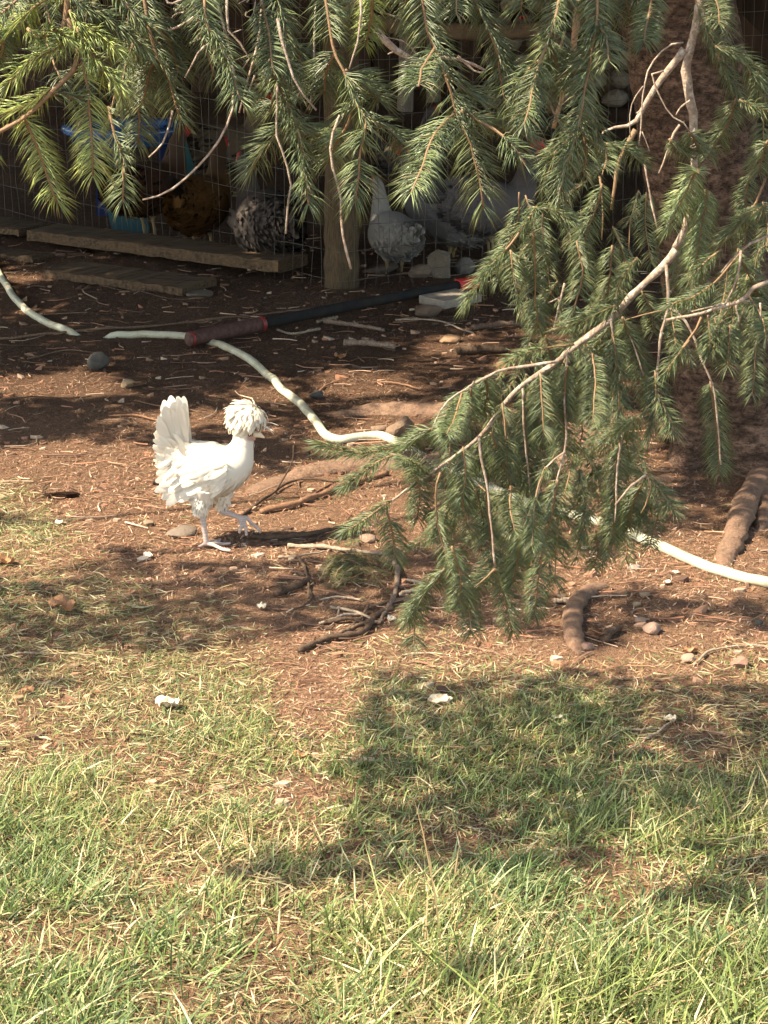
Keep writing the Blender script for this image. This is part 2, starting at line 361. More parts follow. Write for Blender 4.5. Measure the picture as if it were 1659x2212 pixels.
for i in range(1500):      # bark flakes and wood chips
    y = 3.4 + 5.6 * rng.random() ** 1.2; x = rng.uniform(-1, 1) * (0.5 + y * 0.235)
    a = rng.uniform(0, 6.28); s = min(rng.lognormal(-5.2, .45), .013)
    pal = np.array([0.52, 0.42, 0.31]) if rng.random() < .04 else BR[rng.integers(0, 7)]
    m = 6; th = np.linspace(0, 6.28, m, endpoint=False) + rng.normal(0, .2, m); rr = s * rng.uniform(.6, 1.2, m)
    P = np.stack([x + rr * np.cos(th + a) * 1.6, y + rr * np.sin(th + a), 0 * th], -1); h0 = height(P[:, 0], P[:, 1])
    tl = rng.normal(0, .3); top = h0 + s * .35 + .003 + (P[:, 0] - x) * tl
    V = np.vstack([np.c_[P[:, :2], h0 - .002], np.c_[P[:, :2], top]]); j = np.arange(m); k = (j + 1) % m
    mb.add(V, [np.stack([j, k, k + m, j + m], -1), (j + m)[None, :]], pal * rng.uniform(.5, 1.1))
g = link('twig_litter', mb.mesh('twig_litter', M['litter'], False)); g['kind'] = 'stuff'; g['label'] = 'small broken twigs and bark flakes on the earth'; g['category'] = 'twig litter'

# ------------------------------------------------------------------ spruce: trunk, roots
base_c = gnd(1600, 1010); TY = base_c[1] + 0.12
def trunk_axis(z):
    a = base_c + np.array([0.05, .12, 0]); return a + np.array([-0.215, 0.0, 1.0]) * (z - a[2])
tree = empty('spruce_tree', (base_c[0], TY, base_c[2]), 'big spruce on the right with scaly trunk and drooping needle branches', 'tree')
nz_, na_ = 330, 170
zz = np.concatenate([np.linspace(-0.06, 1.9, 270), np.linspace(1.9, 7, nz_ - 270 + 1)[1:]]); aa = np.linspace(0, 2 * math.pi, na_, endpoint=False)
ZZ, AA = np.meshgrid(zz, aa, indexing='ij')
r0 = 0.165 - 0.012 * ZZ.clip(0) + 0.05 * np.exp(-ZZ.clip(0) / 0.12) * (1 + 0.6 * np.cos(AA * 5 + 1)) + 0.02 * np.exp(-ZZ.clip(0) / 0.4)
# scaly bark plates: worley cells on the unrolled surface
U = AA * 0.17; seeds = np.stack([rng.uniform(-.05, 1.12, 3000), rng.uniform(-.1, 2.0, 3000)], -1)
d1 = np.full(U.shape, 9.0); d2 = np.full(U.shape, 9.0); cid = np.zeros(U.shape)
wu = U + 0.012 * (fbm(U * 30, ZZ * 30, 2, 5) - .5); wz = ZZ + 0.012 * (fbm(U * 30 + 9, ZZ * 30, 2, 6) - .5)
for k, (su, sz) in enumerate(seeds):
    m = np.abs(zz - sz) < 0.06
    if not m.any(): continue
    dd = np.hypot((wu[m] - su) * 0.55, (wz[m] - sz) * 1.9)
    a, b = d1[m], d2[m]
    nb = np.where(dd < a, a, np.minimum(b, dd)); cc = cid[m]; cc = np.where(dd < a, k, cc)
    d1[m] = np.minimum(a, dd); d2[m] = nb; cid[m] = cc
edge = np.clip((d2 - d1) / 0.009, 0, 1)
rad = r0 + 0.0035 * edge ** .6 + 0.003 * ((cid * 7.31) % 1) + 0.010 * (fbm(U * 9, ZZ * 5, 3, 8) - .5)
ctr = np.array([trunk_axis(z) for z in zz])
V = np.stack([ctr[:, 0][:, None] + rad * np.cos(AA), ctr[:, 1][:, None] + rad * np.sin(AA), ZZ + base_c[2]], -1)
V_TR = V[::3, ::3].reshape(-1, 3); V_TR = V_TR[(V_TR[:, 2] < 1.7) & (V_TR[:, 1] < TY + .02)]
tc = (0.65 + 0.6 * ((cid * 3.7) % 1))[..., None] * np.array([1, .97, .95]) * (0.34 + 0.66 * edge)[..., None]
mb = MB(); mb.add(V.reshape(-1, 3), grid_faces(nz_, na_, True), tc.reshape(-1, 3)); part('trunk', mb, M['bark'], tree)

def root(pts, r0, r1, sink=0.35, label=None, knob=.25):
    P = np.array([gnd(a, b) for a, b in pts]); P = spline(P, 80); n = len(P)
    r = np.linspace(r0, r1, n) * (1 + knob * .5 * (fbm(np.arange(n) * .06, np.zeros(n), 3, int(r0 * 1e5)) - .5) * 2)
    e = np.sin(np.linspace(0, math.pi, n)) ** 0.5
    P[:, 2] = height(P[:, 0], P[:, 1]) + r * (1 - 2 * sink) * e - r * (1 - e)
    V, Fs = tube(P, r, 18, True); nv = V[:n * 18]
    nv += norm(nv - np.repeat(P, 18, 0)) * ((fbm(nv[:, 0] * 26, nv[:, 1] * 26 + nv[:, 2] * 40, 4, 15) - .5) * 0.6 * np.repeat(r, 18))[:, None]
    nv[:, 2] = np.repeat(P[:, 2], 18) + (nv[:, 2] - np.repeat(P[:, 2], 18)) * (.62 if r1 > .05 else .85) - (.25 * np.repeat(r, 18) if r1 > .05 else 0)
    V[:n * 18] = nv; mb = MB(); mb.add(V, Fs); part('root', mb, M['root'], tree, label=label)
root([(668, 915), (730, 893), (830, 885), (960, 893), (1120, 915), (1300, 950), (1480, 985)], .045, .07, .38, 'brown surface root running left behind the white hen')
root([(470, 1088), (540, 1062), (640, 1030), (760, 1010), (900, 1005), (1060, 1000), (1250, 1000), (1450, 1020)], .034, .07, .36, 'surface root beside the white hen and its raised foot')
root([(1560, 1225), (1588, 1165), (1612, 1100), (1640, 1045), (1640, 1010)], .026, .040, .1, 'bent root standing above the earth right of the branches')
root([(1638, 1150), (1652, 1105), (1640, 1045), (1650, 1000)], .016, .035, .2)
root([(1256, 1412), (1242, 1385), (1236, 1345), (1250, 1305), (1278, 1278), (1310, 1262)], .022, .020, .18, 'knobbly root ending at the lawn edge under the branches')
root([(1120, 1120), (1200, 1090), (1330, 1050), (1480, 1030)], .02, .06, .4)

# ------------------------------------------------------------------ spruce foliage
NEED = np.array([[0.105, 0.14, 0.062], [0.135, 0.175, 0.078], [0.072, 0.105, 0.048], [0.175, 0.21, 0.088], [0.105, 0.145, 0.072]])
BROWNT = np.array([0.26, 0.155, 0.08]); LITPTS = []; SHADEPTS = []
def needle_mesh(mb, P, dens, nl, tintmul=1.0, thick=.00058, droop=0.25, age=0.0):
    n = len(P); seg = np.linalg.norm(np.diff(P, axis=0), axis=1); tot = seg.sum()
    m = int(tot * dens); s = np.sort(rng.random(m)) ** 0.96 * tot; cum = np.concatenate([[0], np.cumsum(seg)])
    T, N, Bn = frames(P)
    k = np.clip(np.searchsorted(cum, s) - 1, 0, n - 2); u = ((s - cum[k]) / seg[k])[:, None]
    gp = vnoise(s * 45, s * 0 + rng.random() * 99, 3) > .16; s, k, u = s[gp], k[gp], u[gp]; m = len(s)
    b = P[k] * (1 - u) + P[k + 1] * u; t = norm(T[k] * (1 - u) + T[k + 1] * u)
    a = rng.uniform(0, 2 * math.pi, m); rd = N[k] * np.cos(a)[:, None] + Bn[k] * np.sin(a)[:, None]
    # comb the needles out to the two sides as seen from above the twig
    lat = np.cross(t, np.array([0, 0.35, 1.0])); lat = norm(lat); rd = norm(rd + lat * (np.sign((rd * lat).sum(1)) * 1.1)[:, None])
    tipf = np.clip((s / tot - 0.90) / 0.10, 0, 1); ang = rng.normal(1.22, .13, m) * (1 - 0.62 * tipf)
    d = norm(rd * np.sin(ang)[:, None] + t * np.cos(ang)[:, None])
    bend = norm(t + np.array([0, 0, -0.6])) * (droop + .14) + rng.normal(0, .05, (m, 3))
    L = nl * 1.28 * rng.uniform(.75, 1.1, m) * (1 - .25 * tipf) * np.clip(.65 + s / tot * 3, 0, 1)
    q = np.cross(d, t); q = norm(q); q2 = np.cross(d, q); r = thick * rng.uniform(.8, 1.2, m)
    V = []
    for f, rr in ((0, .7), (.45, 1.0)):
        c = b + d * (L * f)[:, None] + bend * (L * f * f)[:, None]
        for j in range(3):
            th = j * 2.0944; V.append(c + (q * math.cos(th) + q2 * math.sin(th)) * (r * rr)[:, None])
    V.append(b + d * (L * .88)[:, None] + bend * (L * .80)[:, None]); V = np.stack(V, 1); kk = np.arange(m)[:, None] * 7
    Q = np.concatenate([kk + [0, 1, 4, 3], kk + [1, 2, 5, 4], kk + [2, 0, 3, 5]]); T3 = np.concatenate([kk + [3, 4, 6], kk + [4, 5, 6], kk + [5, 3, 6]])
    c = NEED[rng.integers(0, 5, m)] * (0.8 + .4 * rng.random((m, 1))) * tintmul
    if age:
        w_ = rng.random(m) < age; c[w_] = np.array([.20, .17, .09]) * (0.7 + .6 * rng.random((w_.sum(), 1)))
    mb.add(V.reshape(-1, 3), [Q, T3], np.repeat(c, 7, 0), 0)
def lift(pts, Y, tip=None):
    """pixel polyline -> world points near distance Y (per-point distances drift smoothly)"""
    n = len(pts); dy = np.linspace(0, 1, n) * (rng.normal(0, .05) if tip is None else tip)
    out = []
    for i, p in enumerate(pts):
        yy = (p[2] if len(p) > 2 else Y) + dy[i]; out.append(at(p[0], p[1], yy))
    return np.array(out)
def shoot(br, pts, Y, nl=.024, lit=False, dens=2500, tint=1.0, rad=.0019, tip=None, age=.06, stem=BROWNT, droop=.3, P=None):
    P = lift(pts, Y, tip) if P is None else P
    L = np.linalg.norm(np.diff(P, axis=0), axis=1).sum(); P = spline(P, max(8, int(L / .012)))
    P = P + np.cumsum(rng.normal(0, .0005, P.shape), 0)
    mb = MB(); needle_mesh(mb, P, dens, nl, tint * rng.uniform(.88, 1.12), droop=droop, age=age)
    V, Fs = tube(P, np.linspace(rad, rad * .55, len(P)), 5); mb.add(V, Fs, stem * rng.uniform(.85, 1.15), 1)
    part('shoot', mb, [M['needle'], M['shoot_bark']], br)
    (LITPTS if lit else SHADEPTS).extend(P[::2])
def wood(br, pts, Y, r0, r1, kind='pale', lit=False, P=None, name='twig', bud=True):
    P = lift(pts, Y, 0.0) if P is None else P
    L = np.linalg.norm(np.diff(P, axis=0), axis=1).sum(); P = spline(P, max(6, int(L / .015))); n = len(P)
    P = P + np.cumsum(rng.normal(0, .0006, P.shape), 0)
    r0 *= .76 if r0 < .0048 else .88; r1 *= .72
    r = np.linspace(r0, r1, n) * (1 + .12 * rng.normal(0, 1, n).clip(-1, 1.5))
    V, Fs = tube(P, r, 8 if r0 > .004 else 6, noise=.15); mb = MB(); mb.add(V, Fs, BROWNT)
    if bud:
        for i in range(2, n - 1, 4):
            if rng.random() < .5:
                d = norm(rng.normal(0, 1, 3)); q = P[i] + d * r[i] * 3.0
                mb.add(*tube(np.array([P[i], q]), [r[i] * .45, r[i] * .15], 4), BROWNT)
    part(name, mb, M['pale_bark'] if kind == 'pale' else M['shoot_bark'], br)
    (LITPTS if lit else SHADEPTS).extend(P)
def branch(start, label=None, r=.010, sag=.5, h=3.0):
    """main limb: from the trunk high up, arching over to `start`; carries shoots and twigs as sub-parts"""
    a = trunk_axis(base_c[2] + h); b = np.asarray(start, float)
    P = [a]
    for t in (.25, .5, .75):
        q = a * (1 - t) + b * t; q[2] += sag * math.sin(math.pi * t) * .6 + rng.normal(0, .03); q[0] += rng.normal(0, .06); P.append(q)
    d = P[-1] - b; P.append(b + d * .25 + np.array([0, 0, .05])); P.append(b)
    P = np.array(P); P[1:-1, 2] = np.maximum(P[1:-1, 2], 1.78)
    P = spline(P, 60); P[:-4, 2] = np.maximum(P[:-4, 2], 1.72)
    V, Fs = tube(P, np.linspace(.024, r, 60), 8, noise=.12); mb = MB(); mb.add(V, Fs)
    return part('branch', mb, M['pale_bark'], tree, label=label)

YT = 2.05
# -- upper left, sunlit
b1 = branch(at(170, -60, YT), 'branch with sunlight tinted into its green shoots at the upper left', .006)
wood(b1, [(170, -60), (150, 5), (146, 40), (133, 103)], YT, .005, .003, 'b', True)
wood(b1, [(146, 40), (170, 110), (160, 150), (133, 177), (93, 217), (50, 253), (0, 280), (-60, 300)], YT, .0035, .0026, 'b', True)
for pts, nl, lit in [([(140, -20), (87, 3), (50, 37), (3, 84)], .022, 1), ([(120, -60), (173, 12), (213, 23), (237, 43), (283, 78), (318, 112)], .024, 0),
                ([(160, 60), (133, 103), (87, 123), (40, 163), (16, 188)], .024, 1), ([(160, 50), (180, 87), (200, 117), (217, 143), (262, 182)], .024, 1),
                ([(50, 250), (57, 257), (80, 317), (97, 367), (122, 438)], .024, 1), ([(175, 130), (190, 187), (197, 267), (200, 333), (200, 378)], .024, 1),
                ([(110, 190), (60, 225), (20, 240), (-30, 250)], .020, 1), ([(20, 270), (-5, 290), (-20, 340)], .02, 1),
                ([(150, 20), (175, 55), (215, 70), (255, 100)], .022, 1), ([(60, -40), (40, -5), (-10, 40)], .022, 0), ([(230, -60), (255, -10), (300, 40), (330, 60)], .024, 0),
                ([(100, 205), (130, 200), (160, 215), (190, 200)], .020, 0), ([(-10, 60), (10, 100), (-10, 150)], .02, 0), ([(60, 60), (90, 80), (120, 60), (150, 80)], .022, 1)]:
    shoot(b1, pts, YT, nl, bool(lit), tint=np.array([2.3, 2.15, 1.5]) if lit else .95)  # lit shoots: sunlight is brightened and yellowed into the needle tint
b2 = branch(at(313, -60, YT + .1), 'shaded branch whose shoots hang before the blue basin', .006)
wood(b2, [(313, -60), (313, 0), (323, 67), (337, 123), (355, 160)], YT + .1, .003, .0022, 'b')
for pts in [[(305, -50), (313, 0), (323, 67), (337, 123), (363, 167), (383, 247), (392, 262)], [(337, 123), (320, 157), (310, 200), (308, 222)], [(330, 20), (350, 60), (372, 110), (385, 150)],
            [(300, 60), (285, 100), (272, 150), (265, 210)]]:
    shoot(b2, pts, YT + .1, .024)
shoot(b2, [(290, 130), (293, 217), (300, 263), (297, 318)], YT + .25, .024, tint=.8)
shoot(b2, [(235, 230), (250, 300), (267, 340), (267, 383), (264, 438)], YT + .2, .024, tint=1.0)
wood(b2, [(372, 240), (360, 300), (345, 322), (327, 342)], YT + .1, .0016, .001)
wood(b2, [(250, 200), (240, 240), (236, 262)], YT + .2, .0016, .0012, 'b')
b3 = branch(at(443, -60, YT + .05), 'hanging branch with a long bare curved twig below it', .006)
shoot(b3, [(443, -60), (443, 0), (447, 57), (467, 87), (490, 143), (510, 200), (518, 222)], YT + .05, .026)
shoot(b3, [(400, -40), (425, 30), (440, 90), (455, 130), (465, 165)], YT + .1, .024, tint=.9)
wood(b3, [(443, -60), (470, 20), (490, 90), (503, 150), (507, 200), (503, 233), (487, 280), (463, 320), (420, 367), (367, 410), (307, 430)], YT + .05, .0022, .0013)
wood(b3, [(490, -10), (495, 60), (520, 90), (540, 130), (520, 150)], YT + .1, .0018, .001)
wood(b3, [(570, -20), (566, 50), (560, 100), (548, 150), (530, 210), (520, 245)], YT + .1, .0022, .0012, 'pale', True)
wood(b3, [(550, 165), (535, 200), (524, 244)], YT + .1, .0016, .001, 'pale', False)
wood(b3, [(350, -20), (365, 10), (395, 0)], YT + .1, .0018, .001); wood(b3, [(362, 70), (400, 48), (440, 20), (470, 10)], YT + .1, .0018, .001, 'pale', True)
wood(b3, [(455, 90), (430, 110), (410, 145), (395, 170)], YT + .1, .0016, .001)
for k in range(16):
    x0, y0 = rng.uniform(370, 620), rng.uniform(-20, 90); a = rng.uniform(0, 6.28); l = rng.uniform(25, 80)
    wood(b3, [(x0, y0), (x0 + l * .5 * math.cos(a) + rng.normal(0, 8), y0 + l * .5 * math.sin(a) + rng.normal(0, 8)), (x0 + l * math.cos(a), y0 + l * math.sin(a))], YT + .15, .0011, .0007, bud=False)
b4 = branch(at(600, -60, YT + .1), 'middle left hanging branch with a forked tip and bare twig', .006)
for pts, t in [([(590, -60), (597, 0), (611, 43), (622, 118), (630, 160)], 1), ([(583, 130), (595, 170), (615, 215), (640, 270), (655, 330), (665, 400), (668, 446)], 1),
               ([(632, 262), (605, 290), (575, 325), (548, 370)], 1.1), ([(630, 262), (660, 280), (695, 290), (720, 300)], .9), ([(560, -60), (565, 0), (575, 60), (580, 110), (583, 150)], .9),
               ([(620, 80), (650, 110), (665, 150)], .9), ([(600, 150), (590, 200), (588, 240)], .8)]:
    shoot(b4, pts, YT + .12, .025, tint=t)
wood(b4, [(600, 180), (598, 250), (600, 300), (612, 330), (620, 360), (628, 400), (618, 440), (615, 503)], YT + .08, .0018, .0013, 'pale', True)
wood(b4, [(600, 40), (612, 90), (625, 135), (640, 180), (668, 215), (684, 233)], YT + .05, .0020, .0012, 'pale', True)
wood(b4, [(683, 0), (681, 60), (680, 130), (676, 180), (672, 240)], YT + .1, .0014, .001)
b5 = branch(at(708, -60, YT + .05), 'central hanging branch forking into three shoots above the post', .007)
for pts, t in [([(700, -60), (708, 0), (719, 90), (730, 122), (751, 165), (773, 215), (798, 258), (794, 272), (783, 322), (769, 430)], 1), ([(768, 215), (751, 268), (730, 305), (712, 345)], 1.2),
               ([(800, 258), (844, 280), (875, 305), (892, 345)], .95), ([(725, 110), (705, 160), (700, 200)], .8), ([(745, 150), (780, 175), (815, 215)], .85)]:
    shoot(b5, pts, YT + .05, .027, tint=t)
shoot(b5, [(800, -50), (805, 0), (801, 47), (790, 100)], YT, .020, True, tint=np.array([1.9, 1.85, 1.3]))  # sunlight put into this shoot's brighter, warmer tint
wood(b5, [(778, 0), (776, 60), (768, 110), (755, 155)], YT, .0016, .001, 'pale', True)
wood(b5, [(735, 250), (715, 300), (712, 340), (722, 380), (735, 430), (738, 500), (748, 550), (757, 583)], YT + .05, .0020, .0015, 'pale', True)
wood(b5, [(810, 60), (850, 105), (905, 130), (960, 120), (1010, 130), (1050, 150)], YT + .5, .0050, .0020, 'pale')
wood(b5, [(905, 120), (870, 90), (830, 80)], YT + .5, .0016, .001); wood(b5, [(820, 25), (860, 40), (885, 70)], YT + .5, .0016, .001)
wood(b5, [(990, 120), (1030, 150), (1052, 150)], YT + .5, .0026, .0016)
b6 = branch(at(912, -60, YT), 'longest central branch with a three way fork above the pale hens', .008)
for pts, t, nl in [([(905, -60), (912, 0), (923, 72), (948, 118), (970, 186), (988, 251), (1009, 297), (1027, 365), (1040, 450)], 1, .028),
               ([(980, 247), (945, 286), (920, 344), (893, 415)], 1.1, .025), ([(998, 236), (1041, 258), (1080, 286), (1110, 315), (1137, 355)], .95, .024),
               ([(940, 100), (915, 140), (905, 180)], .85, .024), ([(960, 160), (1000, 190), (1030, 215)], .85, .024), ([(870, -40), (880, 10), (895, 50)], .9, .024)]:
    shoot(b6, pts, YT, nl, tint=t)
b7 = branch(at(1023, -60, YT + .15), 'narrow hanging branch just left of the forked stem', .006)
for pts, t in [([(1015, -60), (1023, 0), (1055, 64), (1073, 118), (1083, 183), (1092, 235)], .95), ([(1060, 70), (1095, 150), (1118, 200), (1125, 240)], .85), ([(1026, 244), (1060, 262), (1095, 270), (1140, 300)], .9)]:
    shoot(b7, pts, YT + .2, .025, tint=t)
b8 = branch(at(1215, -60, YT + .15), 'branch hanging straight with yellow brown stem left of the trunk', .006)
for pts, t in [([(1215, -60), (1205, 19), (1182, 99), (1160, 160), (1144, 229), (1133, 268)], 1), ([(1185, 90), (1205, 140), (1212, 190)], .85), ([(1165, 130), (1135, 160), (1120, 200)], .85)]:
    shoot(b8, pts, YT + .15, .026, tint=t)
wood(b8, [(1252, -10), (1243, 60), (1236, 120), (1215, 200), (1197, 275)], YT + .6, .005, .0035, 'b', bud=False)
b9 = branch(at(1290, -60, YT + .1), 'long shaded branch hanging across the left side of the trunk', .007)
for pts, t in [([(1290, -60), (1289, 0), (1285, 57), (1274, 130), (1263, 191), (1255, 248), (1240, 298), (1221, 351), (1207, 420)], 1), ([(1262, 200), (1285, 250), (1290, 300)], .85),
               ([(1275, 100), (1250, 140), (1235, 180)], .85), ([(1240, 290), (1205, 320), (1180, 360)], .9), ([(1250, 250), (1265, 310), (1262, 360)], .9), ([(1280, 30), (1310, 80), (1318, 130)], 1)]:
    shoot(b9, pts, YT + .15, .025, tint=t)
b10 = branch(at(1411, -60, YT + .2), 'short branch hanging in front of the trunk near the top', .005)
shoot(b10, [(1411, -60), (1404, 10), (1395, 60), (1390, 95)], YT + .3, .022, tint=.95); shoot(b10, [(1370, -60), (1375, 0), (1385, 60)], YT + .3, .022, tint=.9)
shoot(b10, [(1350, -50), (1352, 0), (1358, 35)], YT + .3, .022, tint=.9)

# -- right hand side, further away
YR = 3.0
bm = branch(at(1520, -60, YR + .15), 'main pale limb crossing the right of the picture down to the white hen', .010)
wood(bm, [(1525, -60), (1515, 0), (1505, 50), (1488, 118), (1484, 160), (1491, 214), (1499, 248), (1499, 305), (1500, 362), (1497, 430), (1480, 500), (1461, 540)], YR + .12, .0085, .0068, 'pale', True, name='limb')
wood(bm, [(1461, 540), (1436, 573), (1365, 639), (1316, 689), (1229, 755), (1204, 780), (1138, 822), (1092, 863), (1034, 942), (972, 987), (924, 1022), (881, 1050), (834, 1086)], YR + .08, .0068, .0022, 'pale', True, name='limb')
wood(bm, [(1480, 107), (1455, 140), (1423, 183), (1385, 244), (1366, 271), (1324, 278), (1299, 290), (1295, 309)], YR + .1, .0070, .0020, 'pale', True)
wood(bm, [(1476, 92), (1450, 95), (1427, 111), (1400, 153), (1388, 210), (1385, 262), (1379, 309)], YR + .05, .0020, .0013, 'pale')
wood(bm, [(1434, 153), (1418, 152), (1409, 165), (1419, 191), (1432, 220), (1446, 248), (1470, 258), (1490, 285)], YR + .05, .0020, .0013, 'pale')
wood(bm, [(1389, 185), (1370, 210), (1361, 245), (1363, 290)], YR + .05, .0014, .001); wood(bm, [(1385, 285), (1396, 310), (1403, 330)], YR + .05, .0012, .0008)
wood(bm, [(1490, 218), (1470, 235), (1462, 250)], YR + .1, .0022, .0012); wood(bm, [(1469, 271), (1450, 305), (1438, 345), (1425, 375)], YR + .1, .0030, .0016, 'pale', True)
wood(bm, [(1372, 280), (1355, 310), (1335, 350), (1328, 400), (1320, 450)], YR + .2, .0050, .0030, 'b')
wood(bm, [(1391, 350), (1400, 400), (1412, 460), (1420, 500)], YR + .1, .0024, .0014); wood(bm, [(1295, 380), (1302, 440), (1300, 520)], YR + .2, .0022, .0014, 'b')
wood(bm, [(1438, 573), (1442, 664), (1427, 726), (1419, 805), (1415, 855), (1419, 905)], YR + .05, .0036, .0018, 'pale', True)
wood(bm, [(1444, 664), (1473, 685), (1498, 726), (1514, 772), (1539, 830), (1547, 900), (1556, 1000)], YR, .0026, .0016, 'pale', True)
wood(bm, [(1438, 672), (1400, 678), (1350, 692)], YR + .05, .0018, .0012, 'b')
wood(bm, [(1700, 590), (1659, 612), (1626, 628), (1605, 652), (1552, 668), (1510, 681), (1444, 693)], YR - .05, .0042, .0024, 'pale', True)
wood(bm, [(1620, 650), (1570, 655), (1492, 672)], YR - .03, .0020, .0014, 'pale', True); wood(bm, [(1700, 490), (1659, 512), (1605, 540), (1560, 590)], YR, .0034, .002, 'pale')
wood(bm, [(1601, 540), (1596, 590), (1580, 630), (1562, 668)], YR - .05, .0026, .0016, 'pale', True); wood(bm, [(1514, 685), (1500, 712), (1470, 755), (1440, 801)], YR - .02, .0026, .0014, 'b', True)
wood(bm, [(1605, 540), (1580, 572), (1543, 615), (1495, 640), (1448, 656)], YR + .1, .0026, .0018, 'b'); wood(bm, [(1592, 655), (1598, 700)], YR, .002, .0012)
wood(bm, [(1640, 655), (1640, 700), (1628, 750)], YR, .0022, .0012, 'pale', True); wood(bm, [(1655, 381), (1629, 439), (1600, 485), (1560, 526)], YR, .0026, .0018, 'b')
wood(bm, [(1204, 780), (1140, 790), (1081, 797), (1050, 812), (1016, 833), (973, 858), (948, 887), (927, 930)], YR - .05, .0034, .0014, 'pale', True)
wood(bm, [(1010, 838), (1018, 822)], YR - .05, .0018, .0014, 'pale', True)
wood(bm, [(1034, 942), (1042, 1008), (1055, 1078), (1060, 1150), (1070, 1229)], YR, .0032, .0022, 'pale', True); wood(bm, [(1070, 1229), (1050, 1250), (1020, 1275)], YR, .002, .0014, 'b')
wood(bm, [(1225, 759), (1220, 830), (1220, 913), (1220, 971), (1204, 1037), (1190, 1110)], YR, .0026, .0018, 'pale'); wood(bm, [(1220, 975), (1179, 1008), (1162, 1070), (1152, 1130)], YR, .002, .0012, 'pale')
wood(bm, [(1320, 693), (1328, 755), (1336, 830), (1340, 892)], YR, .0024, .0014, 'pale'); wood(bm, [(1299, 775), (1275, 830), (1250, 870)], YR + .1, .0022, .0014, 'b')
wood(bm, [(1345, 685), (1365, 739), (1390, 813)], YR + .05, .0022, .0014, 'pale'); wood(bm, [(1394, 1024), (1357, 1053), (1328, 1086)], YR - .1, .0026, .0018, 'pale', True)
wood(bm, [(1394, 1024), (1407, 1053), (1396, 1090), (1386, 1110)], YR - .1, .0020, .0012, 'b'); wood(bm, [(1345, 933), (1332, 1008), (1330, 1078), (1326, 1130)], YR - .05, .0024, .0014, 'pale')
wood(bm, [(1129, 838), (1131, 913), (1142, 1049)], YR + .03, .0022, .0013); wood(bm, [(1059, 933), (1078, 990), (1103, 1043), (1103, 1104), (1110, 1133)], YR + .05, .0022, .0012, 'b')
wood(bm, [(1220, 612), (1202, 680), (1192, 722)], YR + .15, .0024, .0014, 'pale', True); wood(bm, [(1215, 640), (1185, 655)], YR + .15, .0018, .0014, 'pale', True)
wood(bm, [(952, 1022), (942, 1061), (942, 1126), (956, 1176)], YR, .0022, .0014, 'b'); wood(bm, [(1000, 1260), (1013, 1308), (1022, 1360)], YR, .0016, .001)
NLR = .0275
